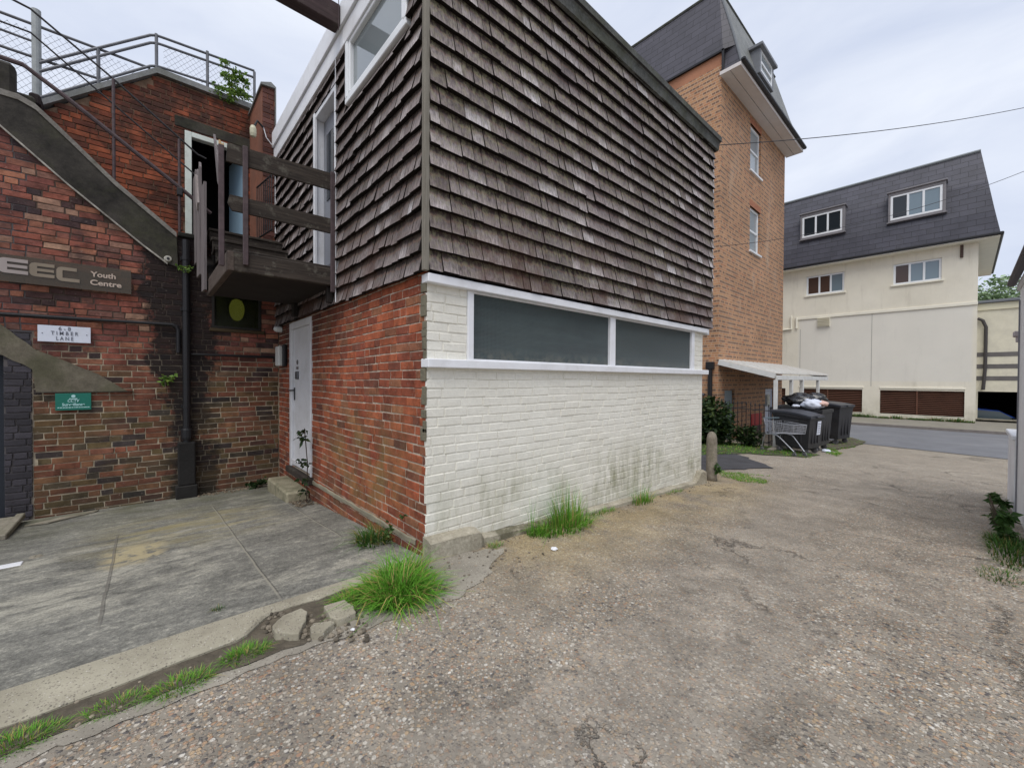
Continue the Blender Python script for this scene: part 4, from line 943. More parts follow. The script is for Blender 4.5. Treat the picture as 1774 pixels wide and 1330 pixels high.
def eletter(x0, x1, z0, z1, kind, mt, y=7.262):
    wd = x1-x0; h = z1-z0; r = h*.28; th = h*.235; b = MB()
    def arc(cx, cz, a0, a1, rr): return [(cx+rr*math.cos(R_(a0+(a1-a0)*i/6)), cz+rr*math.sin(R_(a0+(a1-a0)*i/6))) for i in range(7)]
    if kind == 'E':
        m0 = z0+h/2-th*.42; m1 = z0+h/2+th*.42; s0 = x0+wd*.30
        pl = arc(x0+r, z1-r, 180, 90, r)+arc(x0+r, z0+r, 270, 180, r)
        top_ = arc(x0+r, z1-r, 180, 90, r); bot_ = arc(x0+r, z0+r, 270, 180, r)
        poly = top_+[(x1, z1), (x1, z1-th), (s0, z1-th), (s0, m1), (x1-.005, m1), (x1-.005, m0), (s0, m0), (s0, z0+th), (x1, z0+th), (x1, z0)]+bot_
    else:
        s0 = x0+wd*.26
        poly = arc(x0+r, z1-r, 180, 90, r)+[(x1-wd*.12, z1), (x1-wd*.12, z1-th), (s0, z1-th), (s0, z0+th), (x1, z0+th), (x1, z0)]+arc(x0+r, z0+r, 270, 180, r)
    b.prism([(p[0], y, p[1]) for p in poly], (0, .010, 0)); b.build('letter', mt, st)
eletter(-1.205, -.985, 2.55, 2.72, 'E', LM); eletter(-.975, -.78, 2.545, 2.705, 'E', LM2); eletter(-.765, -.575, 2.525, 2.695, 'C', LM2)
LY = mat('sign_cream_letter', (.52,.42,.35), .5); text('Youth', .088, LY, st, (-.37, 7.262, 2.650), width=.225, bold=.0022); text('Centre', .088, LY, st, (-.345, 7.262, 2.548), width=.28, bold=.0022)

# ================================================================== RAILINGS on the roof
RR = .019
gr = thing('roof_railing', (.2, Y8, 5.0), 'grey tubular guard railing with chain link along the top of the gable', 'railing')
def tubes(name, par, lst, mt=RAILG, r=RR, n=8):
    b = MB()
    for pts in lst: b.tube(pts, r, n)
    return b.build(name, mt, par)
yr = Y8+.02
def rk(u): return gtop(u)
tp = lambda dz: [(-1.03, yr, 5.02+dz-.02), (.10, yr, 6.04+dz-.035), (.17, yr, 6.04+dz), (.26, yr, 6.05+dz), (1.46, yr, 6.15+dz)]
tubes('rail', gr, [tp(.575)]); tubes('rail', gr, [tp(.46)]); tubes('rail', gr, [tp(.11)])
for u in (-.46, .17, .80, 1.46):
    zb = gtop(u)+.05; zt = zb+.57+(.07 if u > .5 else 0); tubes('post', gr, [[(u, yr, zb-.06), (u, yr, zt)]], r=.021)
tubes('rail_bracket', gr, [[(.17, yr, 6.13), (.42, yr, 6.10), (.46, yr, 6.09), (.46, yr, 5.98)]], r=.018)
def chain(u0, u1, zlo, zhi, y, cell=.075, r=.0022, warp=0.):
    b = MB(); n = int((u1-u0+3)/cell)
    for sgn in (1, -1):
        for i in range(-40, n+40):
            a = u0+i*cell; pts = []
            # line x = a + sgn*(z-zbase)*.9
            zb = 4.9; segs = []; cur = []
            k = 0
            while True:
                z = zb+k*.03; 
                if z > 7: break
                x = a+sgn*(z-zb)*.8+warp*mnoise.noise(Vector((a, z, 0)))
                if u0 <= x <= u1 and zlo(x) <= z <= zhi(x): cur.append((x, y, z))
                else:
                    if len(cur) > 1: segs.append(cur)
                    cur = []
                k += 1
            if len(cur) > 1: segs.append(cur)
            for s_ in segs: b.tube([s_[0], s_[-1]] if not warp else s_[:-1:3]+[s_[-1]], r, 3, caps=False)
    return b
WIRE = mat('chain_link_wire', (.30,.31,.34), .5, metal=.5)
chain(.24, 1.45, lambda u: 6.16, lambda u: 6.52+.08*(u-.2), yr, warp=.02).build('chain_link', WIRE, gr, fixn=False)
chain(-1.0, .15, lambda u: 5.05+(u+1.0)*.91+.06, lambda u: 6.06, yr+.05, warp=.03).build('chain_link', WIRE, gr, fixn=False)
sr = thing('landing_railing', (-1.0, Y8+.06, 5.0), 'grey level railing with wire mesh and a thick post at the stair head', 'railing')
tubes('rail', sr, [[(-2.6, Y8+.06, 6.07), (.10, Y8+.06, 6.10)]]); tubes('rail', sr, [[(-2.6, Y8+.06, 5.64), (-1.0, Y8+.06, 5.655), (-.42, Y8+.06, 5.67)]]); tubes('rail', sr, [[(-2.6, Y8+.06, 5.88), (-1.05, Y8+.06, 5.86)]], r=.016)
b = MB(); b.tube([(-1.045, Y8+.04, 4.9), (-1.045, Y8+.04, 6.28)], .045, 12); b.build('post', mat('pale_grey_post', (.30,.32,.32), .6, var=.2, vscale=10), sr)
chain(-2.5, -1.05, lambda u: 5.1, lambda u: 6.05, Y8+.1, warp=.03).build('chain_link', WIRE, sr, fixn=False)
# raking stair handrails
hr = thing('stair_handrail', (0, 7.5, 3.4), 'thin dark handrails raking down beside the concrete stair', 'handrail')
tubes('rail', hr, [[(-2.6, 7.5, 5.78), (-1.12, 7.5, 5.775), (-.98, 7.5, 5.75), (-.256, 7.5, 5.256), (.52, 7.5, 4.67), (.60, 7.5, 4.61), (.70, 7.5, 4.585)]], IRON, .013)
tubes('rail', hr, [[(-2.6, 7.5, 5.47), (-.98, 7.5, 5.47), (.50, 7.5, 4.36), (.60, 7.5, 4.285)]], IRON, .011)
tubes('rail', hr, [[(-2.6, 7.5, 5.08), (-1.04, 7.5, 5.06), (-.7, 7.5, 4.84), (.45, 7.5, 4.03), (.75, 7.5, 3.80)]], RUST, .028)
tubes('post', hr, [[(-.275, 7.5, 3.85), (-.275, 7.5, 5.27)]], RUST, .017); tubes('post', hr, [[(.39, 7.5, 3.35), (.39, 7.5, 4.75)]], RUST, .017)
b = MB(); b.bbox((.36, 7.46, 3.95), (.43, 7.54, 4.06), .01); b.build('clamp', IRON, hr)
# bulkhead light + cable at the pier
bl = thing('wall_light', (1.30, 7.28, 5.05), 'cream plastic light fitting on a bent arm beside the brick pier', 'light')
b = MB(); b.lathe((1.255, 7.30, 5.13), [(.005,-.10),(.035,-.085),(.045,-.04),(.045,.03),(.03,.075),(.005,.085)], 14); b.build('housing', mat('cream_plastic', (.52,.50,.36), .5, var=.15), bl)
b = MB(); b.tube([(1.27, 7.31, 5.2), (1.31, 7.29, 5.30), (1.39, 7.31, 5.24)], .018, 8); b.build('arm', BLK, bl)
b = MB(); b.tube([(1.39, 7.31, 5.26), (1.43, 7.3, 5.10), (1.50, 7.3, 5.02), (1.552, 7.28, 5.03), (1.548, 7.28, 4.6), (1.545, 7.27, 3.75), (1.53, 7.2, 3.62), (1.545, 7.1, 3.60), (1.55, 6.95, 3.66)], .006, 6); tag(b.build('hanging_cable', WP), 'loose white cable hanging down the corner beside the shingles', 'cable')
# iron guard beside the steps
ig = thing('iron_guard', (1.33, 7.0, 3.4), 'small black iron guard railing beside the top of the wooden steps', 'railing')
A = Vector((1.30, 7.28, 0)); B_ = Vector((1.375, 6.68, 0))
def at2(t_, z): p = A.lerp(B_, t_); return (p.x, p.y, z)
tubes('rail', ig, [[at2(0, 4.28), at2(1, 4.28)]], IRON, .012); tubes('rail', ig, [[at2(0, 3.50), at2(1, 3.50)]], IRON, .012)
for i in range(8): tubes('bar', ig, [[at2(i/7, 3.5), at2(i/7, 4.28)]], IRON, .007, 6)

# ================================================================== WOODEN PLATFORM
PX, PY = .607, 4.581
wp = thing('wooden_platform', (1.1, 5.2, 2.37), 'weathered timber platform with broken rails bridging the two buildings above the yard', 'platform')
b = MB(); b.bbox((PX, PY, 2.375), (SX-.05, PY+.05, 2.56), .008); b.build('front_beam', WD1, wp)
b = MB(); b.bbox((PX-.03, PY-.004, 2.375), (PX+.03-.002, 6.22, 2.555), .006); b.build('side_beam', m_wood('side_beam_wood', (.05,.038,.03), (.13,.10,.085), .25, (40,3,40)), wp)
b = MB()
for i in range(9):
    y = PY+.055+i*.145; b.bbox((PX+.032, y, 2.562), (SX-.02, y+.135, 2.596), .005)
b.build('deck_boards', WD1, wp)
b = MB()
for x in (PX+.12, PX+.45, PX+.80): b.box((x, PY+.052, 2.40), (x+.05, 6.16, 2.55)); b.prism([(x, 6.16, 2.40), (x, 7.3, 3.12), (x, 7.3, 3.32), (x, 6.16, 2.58)], (.05,0,0))
b.box((PX+.03, 6.17, 2.385), (SX-.03, 6.21, 2.55)); b.box((PX+.03, PY+.052, 2.38), (SX-.03, 6.16, 2.398)); b.prism([(PX+.03, 6.21, 2.45), (PX+.03, 7.3, 3.10), (PX+.03, 7.3, 3.12), (PX+.03, 6.21, 2.47)], (.9,0,0)); b.build('joists', mat('dark_joist', (.018,.014,.012), .9, var=.4), wp)
b = MB(); zs = 2.60
for i in range(4):
    zt = 2.60+.195*(i+1); y = 5.92+.29*i
    b.bbox((PX+.05, y, zt-.035), (SX-.035, y+.31, zt), .005); b.box((PX+.06, y+.02, zt-.2), (SX-.04, y+.04, zt-.036))
b.bbox((PX+.05, 7.07, 3.33), (SX-.035, 7.30, 3.375), .005); b.build('steps', WD1, wp)
b = MB(); b.bar((SX-.028, 5.85, 2.63), (SX-.028, 7.28, 3.50), .025, .05, up=(0,0,1)); b.build('stringer', m_wood('pale_stringer', (.16,.12,.10), (.30,.25,.22), .1, (3,40,3)), wp)
for i, (x, z0, z1, tilt) in enumerate(((.535, 2.40, 3.50, .0), (.722, 2.44, 3.555, 0), (1.515, 2.30, 3.585, 0))):
    b = MB(); b.bbox((x-.022, PY-.028, z0), (x+.022, PY+.016-.018, z1), .005); b.build('rail_post', RUST, wp)
b = MB(); b.prism([(.575, PY+.03, 3.375), (1.50, PY+.03, 3.40), (1.50, PY+.03, 3.575), (.98, PY+.03, 3.555), (.585, PY+.03, 3.545)], (0, -.032, 0)); b.build('top_rail', WD1, wp)
b = MB(); b.prism([(.62, PY+.03, 2.935), (1.50, PY+.03, 2.935), (1.50, PY+.03, 3.09), (.60, PY+.03, 3.075), (.585, PY+.03, 3.0)], (0, -.032, 0)); b.build('mid_rail', WD1, wp)
# gold broken top of the first post, splintered
b = MB(); b.prism([(.515, PY-.024, 3.50), (.555, PY-.024, 3.50), (.553, PY-.024, 3.525), (.54, PY-.024, 3.505), (.528, PY-.024, 3.535), (.517, PY-.024, 3.54)], (0, .02, 0)); b.build('splintered_top', mat('fresh_wood', (.55,.38,.20), .8), wp)
def picket(y0, y1, z0, z1, jag, seed, x=PX-.045):
    rn = random.Random(seed); n = 6; tops = [(y0+(y1-y0)*i/n, z1+jag*rn.uniform(-1, 1)) for i in range(n+1)]
    tops[0] = (y0, z1-jag*.3); b = MB()
    b.prism([(x, y0+.01, z0), (x, y1-.01, z0+.02)]+[(x, y, z) for y, z in reversed(tops)], (-.024, 0, 0)); b.build('picket', WD2, wp)
picket(7.04, 7.42, 2.95, 4.20, .04, 1); picket(6.55, 6.95, 2.70, 4.08, .07, 2); picket(6.02, 6.36, 2.42, 3.70, .05, 3)
b = MB(); b.prism([(PX-.07, 6.9, 4.08), (PX-.07, 6.72, 4.0), (PX-.07, 6.55, 3.6), (PX-.07, 6.64, 3.52), (PX-.07, 6.8, 3.7)], (-.02, 0, 0)); b.build('splinter', m_wood('grey_splinter', (.22,.19,.18), (.38,.34,.33), 0, (40,40,2)), wp)
b = MB(); b.prism([(PX-.03, 5.35, 3.95), (PX-.03, 5.05, 3.35), (PX-.03, 5.0, 3.30), (PX-.03, 5.0, 3.52)], (-.02, 0, 0)); b.build('splinter', WD2, wp)
BW = mat('bearer_wood', (.02,.016,.014), .9)
for q_ in (((SX-.09, PY+.06, 2.2), (SX-.03, PY+.12, 2.374)), ((SX-.09, 6.0, 2.2), (SX-.03, 6.1, 2.374))):
    b = MB(); b.bbox(*q_, .006); b.build('bearer', BW, wp)
# ---- big beam from the fascia over the yard
pb = thing('overhead_beam', (-1, 4.4, 4.99), 'dark stained timber beam projecting from the white fascia over the yard', 'beam')
b = MB(); b.bbox((-3.45, 4.33, 4.985), (SX-.063, 4.47, 5.20), .008); b.build('beam', BEAMM, pb)
b = MB(); b.bbox((-3.42, 4.34, -.1), (-3.30, 4.46, 4.98), .006); b.build('post', BEAMM, pb)
b = MB(); b.tube([(SX-.08, 4.325, 4.93), (SX-.08, 4.325, 5.26)], .004, 5); b.build('nail_strap', RUST, pb)

# ================================================================== small things at the corner
b = MB(); b.bbox((XL-.09, 6.92, 1.56), (XL-.003, 7.14, 1.86), .012); tag(b.build('meter_box', mat('white_plastic_box', (.66,.66,.63), .5, var=.05)), 'white plastic box fixed to the wall left of the white door', 'meter box')
b = MB(); b.bbox((XL-.05, 6.80, 1.55), (XL-.003, 6.90, 1.88), .01); tag(b.build('letter_box', BLK), 'small black box on the wall between the white box and the white door', 'box')
b = MB(); b.lathe((XL-.005, 7.12, 2.13), [(.001,-.11),(.03,-.10),(.045,-.07),(.05,-.02),(.05,0)], 14, axis='X'); tag(b.build('round_light', mat('frosted_white', (.7,.72,.72), .4)), 'small round white light high in the corner left of the white door', 'light')
sb = MB(); rn = random.Random(4)
prof = []
sb.bbox((1.33, 5.70, -.40), (1.60, 6.78, -.075), .02); sbo = sb.build('doorstep', m_concrete('mossy_step', (.26,.235,.16), (.42,.38,.27), .5, 5)); tag(sbo, 'rough pale concrete doorstep block below the white door', 'doorstep')
# debris beside the step
def rock(b, c, s, seed, mi=0, flat=.5):
    rn = random.Random(seed); n1, n2 = 7, 4; base = len(b.v)
    for j in range(n2+1):
        ph = math.pi*j/n2
        for i in range(n1):
            th = 2*math.pi*i/n1; r = s*(1+rn.uniform(-.22, .22))
            b.v.append((c[0]+r*math.sin(ph)*math.cos(th), c[1]+r*math.sin(ph)*math.sin(th), c[2]+r*math.cos(ph)*flat))
    for j in range(n2):
        for i in range(n1): b.face((base+j*n1+i, base+j*n1+(i+1) % n1, base+(j+1)*n1+(i+1) % n1, base+(j+1)*n1+i), mi)
b = MB(); rn = random.Random(9)
for i in range(260):
    y = rn.uniform(5.3, 5.75) if i < 120 else rn.uniform(6.0, 7.2); x = rn.uniform(1.36, 1.59) if i < 120 else rn.uniform(.5, 1.35)
    if i >= 120: y = 7.32-abs(rn.gauss(0, .09))
    rock(b, (x, y, gz(x, y)+.004), rn.uniform(.005, .022), i, flat=.6)
b.build('debris', mat('rubble_bits', (.15,.12,.085), .95, island=.6, var=.3), kind='stuff', label='scattered rubble and dead leaves along the foot of the walls', cat='debris')
# drain surround at the left edge
b = MB(); b.bbox((-1.9, 6.35, -.24), (-1.02, 6.42, -.185), .008); b.bbox((-1.09, 6.42, -.25), (-1.02, 7.25, -.19), .008); b.bbox((-1.9, 6.43, -.235), (-1.1, 7.25, -.215), .004); tag(b.build('concrete_sill', CONC_L), 'low concrete threshold in front of the dark opening at the left', 'threshold')
b = MB(); b.prism([(-.98, 6.9, -.268), (-.62, 7.2, -.285), (-.42, 7.22, -.288), (-.45, 7.12, -.283), (-.8, 6.85, -.262)], (0,0,.012)); tag(b.build('flat_stone', CONC_L), 'flat pale sliver of stone lying by the foot of the brick wall', 'stone')
b = MB(); p = G(12, 982); b.bbox((p.x-.25, p.y-.04, p.z+.002), (p.x+.08, p.y+.05, p.z+.012), .004); tag(b.build('litter_card', WP), 'white scrap of card lying on the yard at the left edge', 'litter')
b = MB(); rock(b, tuple(G(62, 965)), .05, 5, flat=.3); tag(b.build('stone', CONC_L), 'small pale stone on the mossy yard edge at the left', 'stone')
# broken slabs on the kerb line
def slab(px_poly, th, lift, label, mt):
    pl = ragged([tuple(G(*q))[:2] for q in px_poly], .006, .035, int(th*1000)); b = MB(); b.prism([(p[0], p[1], -.01+lift) for p in pl], (.004,.008,th+.022))
    o = b.build('broken_slab', mt); tag(o, label, 'broken slab', 'broken slabs'); bv = o.modifiers.new('bev', 'BEVEL'); bv.width = .006; bv.segments = 2
slab([(472,1098),(490,1080),(520,1067),(531,1074),(527,1095),(515,1112),(478,1110)], .032, 0, 'largest broken concrete slab piece, leftmost of the three by the grass tuft', KERB)
slab([(560,1064),(595,1052),(612,1062),(616,1075),(585,1088),(570,1084)], .034, 0, 'broken concrete slab piece nearest the big grass tuft', KERB)
slab([(536,1100),(545,1092),(574,1088),(578,1092),(560,1108),(540,1110)], .03, 0, 'smallest broken concrete slab piece, between and in front of the other two', KERB)
b = MB(); p = G(612, 1094); rock(b, (p.x, p.y, .014), .014, 77, flat=.5); tag(b.build('litter_scrap', WP), 'crumpled white scrap beside the broken slabs', 'litter')
b = MB(); rock(b, tuple(G(960, 952)+Vector((0,0,.01))), .03, 6, flat=.4); tag(b.build('paper_scrap', WP), 'white paper scrap below the grass by the painted wall', 'litter')
b = MB(); rn = random.Random(14)
for i in range(420):
    if i < 200: x, y = rn.uniform(-3, 1.4), rn.uniform(2.3, 2.52)
    elif i < 330: x, y = rn.uniform(1.6, 6.6), YF-.07-abs(rn.gauss(0,.10))
    else: x, y = rn.uniform(1.3, 2.4), rn.uniform(2.1, 2.6)
    rock(b, (x, y, gz(x, y)+und(x, y)+.006), rn.uniform(.003, .012), i, flat=.6)
b.build('loose_gravel', mat('gravel_bits', (.20,.17,.13), .9, island=.7), kind='stuff', label='loose gravel bits along the kerb line and wall foot', cat='gravel')
b = MB(); rn = random.Random(31)
for i in range(170):
    p = G(rn.uniform(455, 640), rn.uniform(1062, 1112)); rock(b, (p.x, p.y, .012), rn.uniform(.004, .016), i+500, flat=.7)
b.build('rubble', mat('kerb_rubble', (.17,.145,.11), .95, island=.6), kind='stuff', label='crumbled concrete rubble round the broken slabs', cat='rubble')
# bollard
bo = MB(); c = (6.80, 2.72, gz(6.8, 2.7)-.02)
bo.lathe(c, [(.085,0),(.083,.1),(.080,.62),(.076,.70),(.062,.765),(.035,.80),(.005,.808)], 24)
tag(bo.build('bollard', BOLL, smooth=True), 'round topped weathered concrete bollard at the corner of the white wall', 'bollard')

# ================================================================== vegetation
def blades(b, c, rad, n, hmin, hmax, seed, lean=.5, wid=.004, out=1.0, ell=1.0):
    rn = random.Random(seed)
    for _ in range(n):
        r = rad*math.sqrt(rn.random()); th = rn.uniform(0, 2*math.pi); x = c[0]+r*math.cos(th)*ell; y = c[1]+r*math.sin(th)
        z = gz(x, y)+und(x, y) if len(c) < 3 else c[2]
        h = rn.uniform(hmin, hmax)*(1-.35*r/rad); a = th+rn.uniform(-1.2, 1.2); ln = lean*h*rn.uniform(.2, 1.3)*(.35+out*r/rad)
        d = Vector((math.cos(a), math.sin(a), 0)); sd_ = Vector((-d.y, d.x, 0))*wid*rn.uniform(.6, 1.4); base = Vector((x, y, z-.005)); bb = len(b.v)
        droop = rn.uniform(.0, .35)*ln
        for k in range(4):
            t = k/3; p = base+d*ln*t*t+Vector((0,0,h*(t-.25*t*t*(ln/h))-droop*t*t*t)); w_ = sd_*(1-t*.93)
            b.v += [tuple(p-w_), tuple(p+w_)]
        for k in range(3): b.face((bb+2*k, bb+2*k+1, bb+2*k+3, bb+2*k+2), 0, [(0,k/3),(1,k/3),(1,(k+1)/3),(0,(k+1)/3)])
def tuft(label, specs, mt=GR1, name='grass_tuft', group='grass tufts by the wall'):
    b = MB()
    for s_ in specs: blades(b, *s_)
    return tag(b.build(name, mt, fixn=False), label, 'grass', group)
p = G(690, 1030)
tuft('big bright green grass tuft at the foot of the brick corner', [((p.x, p.y), .19, 700, .09, .27, 1, 1.3, .0052), ((p.x+.1, p.y+.14), .15, 300, .14, .32, 2, 1.0, .005), ((p.x+.06,p.y-.03), .2, 260, .06, .2, 21, 1.8, .0045), ((p.x-.05,p.y-.12), .10, 160, .05, .13, 22, 1.6, .004)])
p = G(610, 1042); tuft('low green grass patch beside the broken slabs, left of the big tuft', [((p.x, p.y), .10, 420, .04, .12, 3, 1.1, .003), ((p.x+.13, p.y-.16), .06, 200, .04, .10, 33, 1.1, .003), ((p.x-.08, p.y+.0), .05, 120, .03, .08, 34, 1.1, .003)])
p = G(640, 940); tuft('dark green grass tuft against the red brick wall', [((XL-.12, p.y, gz(1.4, p.y)), .15, 260, .10, .25, 4, 1.3, .005)], GR2)
p = G(985, 930); tuft('tall green grass growing up the white painted wall', [((3.02, YF-.17), .17, 520, .08, .30, 5, 1.0, .0045, 1, 2.2), ((3.1, YF-.14), .10, 150, .28, .56, 6, .3, .0038, 1, 2.0), ((2.72, YF-.15), .10, 130, .08, .2, 7, .7, .0035, 1, 1.5), ((2.62, YF-.13), .03, 12, .32, .46, 71, .2, .003)])
tuft('sparse grass sprouting further along the white wall', [((4.55, YF-.12), .08, 150, .08, .34, 8, .6, .0035, 1, 2.5)])
tuft('fringe of short grass along the middle foot of the white wall', [((3.75, YF-.10), .05, 160, .03, .11, 61, .8, .003, 1, 5), ((5.4, YF-.10), .04, 110, .02, .08, 62, .8, .003, 1, 6)])
tuft('tiny grass sprig at the end of the corner plinth', [((2.18, YF-.14), .045, 90, .03, .09, 9, .8, .0025, 1, 1.6)])
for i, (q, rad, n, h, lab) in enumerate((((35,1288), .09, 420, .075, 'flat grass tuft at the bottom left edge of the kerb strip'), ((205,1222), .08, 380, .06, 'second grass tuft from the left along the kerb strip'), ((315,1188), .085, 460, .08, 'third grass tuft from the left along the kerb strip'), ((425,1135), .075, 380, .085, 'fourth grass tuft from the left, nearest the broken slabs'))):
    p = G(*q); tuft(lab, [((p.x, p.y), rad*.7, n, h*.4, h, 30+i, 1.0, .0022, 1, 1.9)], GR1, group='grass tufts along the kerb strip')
p = G(378, 1056); tuft('tiny olive grass sprig growing from the yard concrete', [((p.x, p.y), .03, 40, .02, .05, 40, 1.2, .002)], GR2)
p = G(1820, 990); tuft('grass clump at the foot of the white building on the right', [((6.35, -.30), .16, 700, .05, .13, 41, .9, .003, 1, 2.0)], GR2); 
tuft('small weed clump at the right edge of the lane near the camera', [((5.0, -.2), .12, 200, .03, .08, 43, 1, .003, 1, 2)], GR2)

def leafy(b, c, radii, n, size, seed, mt=0, droop=.3, hollow=.0):
    rn = random.Random(seed); c = Vector(c)
    cl = [Vector((rn.gauss(0,.42), rn.gauss(0,.42), rn.gauss(0,.42))) for _ in range(max(7, n//25))]
    for _ in range(n):
        k = rn.choice(cl); q = k+Vector((rn.gauss(0,.17), rn.gauss(0,.17), rn.gauss(0,.17)))
        if q.length > 1.15: q = q.normalized()*rn.uniform(.8, 1.1)
        p = c+Vector((q.x*radii[0], q.y*radii[1], q.z*radii[2])); s_ = size*rn.uniform(.6, 1.4)
        e = Euler((rn.uniform(-1, 1), rn.uniform(-1, 1), rn.uniform(0, 6.28))).to_matrix(); bb = len(b.v)
        for (x, y) in ((0,-.1),(.35,.35),(0,1),(-.35,.35)): b.v.append(tuple(p+e@Vector((x*s_, y*s_, -droop*s_*y*y))))
        b.face((bb, bb+1, bb+2, bb+3), mt, [(.5,0),(1,.4),(.5,1),(0,.4)])
# stem weed by the white door
wd = thing('stem_weed', (1.5, 5.45, -.2), 'tall thin weed with drooping leaves beside the white door', 'weed')
b = MB(); b.tube([(1.50, 5.48, -.22), (1.52, 5.50, .3), (1.49, 5.52, .75)], .006, 6); b.build('stem', mat('weed_stem', (.05,.03,.02), .8), wd)
b = MB(); rn = random.Random(6)
for z in (.72, .60, .34, .12, -.05, .66, .30):
    for k in range(5): leafy(b, (1.49+rn.uniform(-.07,.03), 5.50+rn.uniform(-.09,.09), z+rn.uniform(-.04,.03)), (.03,.03,.015), 3, .05, rn.randint(0, 999), droop=.6)
b.build('leaves', LF1, wd, fixn=False)
b = MB(); leafy(b, (1.27, 7.18, -.2), (.13,.08,.10), 90, .06, 3); tag(b.build('corner_weed', LF1, fixn=False), 'small dark leafy weed in the inner corner behind the doorstep', 'weed')
b = MB(); leafy(b, (.27, 7.26, 1.36), (.12,.05,.09), 60, .05, 5); tag(b.build('wall_weed', LF2, fixn=False), 'little yellow green plant growing from the wall left of the drainpipe', 'weed')
b = MB(); leafy(b, (.42, 7.2, 2.87), (.12,.05,.05), 40, .035, 51); tag(b.build('moss_clump', LF2, fixn=False), 'small mossy growth at the top of the drainpipe', 'moss')
b = MB(); leafy(b, (1.50, 3.15, .12), (.02,.1,.12), 24, .04, 52); leafy(b, (1.52, 3.0, .3), (.02,.05,.05), 8, .03, 53); tag(b.build('wall_fern', LF3, fixn=False), 'sprig of weed on the red brick wall above the big grass tuft', 'weed')
rs = thing('roof_sapling', (1.15, 8.3, 6.0), 'small green sapling growing at the end of the gable coping', 'sapling')
b = MB(); b.tube([(1.2, 8.3, 5.98), (1.1, 8.3, 6.3), (1.05, 8.28, 6.65)], [.01,.007,.003], 6); b.tube([(1.2, 8.3, 6.0), (1.3, 8.3, 6.35)], .005, 5); b.build('trunk', BARK, rs)
b = MB()
for (x, z, r, n) in ((1.10, 6.12, .17, 150), (1.12, 6.35, .15, 110), (1.02, 6.6, .07, 30), (1.28, 6.2, .12, 90), (.92, 6.12, .10, 40), (1.33, 6.42, .09, 50), (1.2, 6.5, .12, 70)): leafy(b, (x, 8.3, z), (r, .1, r), int(n*2.6), .04, int(x*100+z*10))
b.build('crown', LF2, rs, fixn=False)
# verge + bushes
def grassfield(name, poly, n, h, seed, mt, label, wid=.006):
    rn = random.Random(seed); b = MB(); xs_ = [p[0] for p in poly]; ys_ = [p[1] for p in poly]
    def inside(x, y):
        c = False
        for i in range(len(poly)):
            x1, y1 = poly[i]; x2, y2 = poly[i-1]
            if (y1 > y) != (y2 > y) and x < (x2-x1)*(y-y1)/(y2-y1)+x1: c = not c
        return c
    k = 0; t = 0
    while k < n and t < n*8:
        t += 1; x = rn.uniform(min(xs_), max(xs_)); y = rn.uniform(min(ys_), max(ys_))
        if inside(x, y) and mnoise.noise(Vector((x*2.1, y*2.1, seed))) > -.25: blades(b, (x, y, gz(x, y)), .04, 4, h*.5, h, rn.randint(0, 1e6), .8, wid); k += 4
    return tag(b.build(name, mt, kind='stuff', fixn=False), label, 'grass')
vp = [(7.2,4.9),(9.0,4.2),(11.0,3.55),(11.75,2.5),(12.6,2.4),(13.4,3.4),(13.4,5.2),(13.3,7),(9,7.5)]
sheet('verge', ragged(vp, .06, .3, 6), mat('verge_soil', (.055,.065,.028), .95, var=.5, vscale=6, bump=1, bscale=40), .012, step=.5)
grassfield('grass', [(7.2,5.0),(9.0,4.25),(11.0,3.55),(11.75,2.45),(12.7,2.5),(13.3,3.4),(13.3,5.2),(11,6.5),(8,6.5)], 9000, .10, 3, GR1, 'bright grass verge under the dark bush')
vp2 = P2((1238,812),(1262,818),(1335,825),(1325,838),(1290,836),(1250,824))
grassfield('grass', vp2, 2600, .05, 5, GR1, 'thin strip of grass between the bollard and the dark tarmac', .004)
vp3 = P2((1425,772),(1450,762),(1470,758),(1500,766),(1480,775),(1440,780))
sheet('verge_mound', ragged(vp3, .05, .3, 6), DIRT, .03, step=.4)
grassfield('grass', vp3, 2600, .09, 7, GR1, 'grassy patch around the wheels of the right hand bin')
vp4 = P2((1425,778),(1440,776),(1458,785),(1450,791),(1432,786)); grassfield('grass', vp4, 900, .08, 8, GR1, 'small grass clump in front of the bins by the lane')
def bush(name, label, c, radii, n, size, seed, mt, cat='bush'):
    t = thing(name, (c[0], c[1], gz(c[0], c[1])), label, cat); z0 = gz(c[0], c[1]); b = MB(); rn = random.Random(seed)
    for k in range(9):
        a = rn.uniform(0, 6.28); b.tube([(c[0], c[1], z0-.02), (c[0]+math.cos(a)*radii[0]*.3, c[1]+math.sin(a)*radii[1]*.3, z0+radii[2]*.8), (c[0]+math.cos(a)*radii[0]*.7, c[1]+math.sin(a)*radii[1]*.7, c[2]+radii[2]*rn.uniform(.1, .8))], [.03,.018,.006], 5)
    b.build('trunk', BARK, t); b = MB(); leafy(b, c, radii, n, size, seed); b.build('crown', mt, t, fixn=False); return t
bush('dark_bush', 'dark green bush growing in front of the black railings', (12.45, 5.0, .10), (.62,.62,.72), 3400, .12, 2, LF1)
bush('low_bush', 'lower mid green bush to the right of the dark bush, against the railings', (12.85, 4.15, -.25), (.3,.35,.32), 700, .10, 6, LF1)
bush('ivy_bush', 'small leafy shrub between the white wall and the dark bush', (11.7, 5.35, -.1), (.5,.4,.35), 600, .1, 9, LF3)
b = MB(); leafy(b, (6.74, 2.6, -.02), (.04,.05,.13), 40, .06, 4); tag(b.build('bollard_weed', LF3, fixn=False), 'green weed growing against the concrete bollard', 'weed')
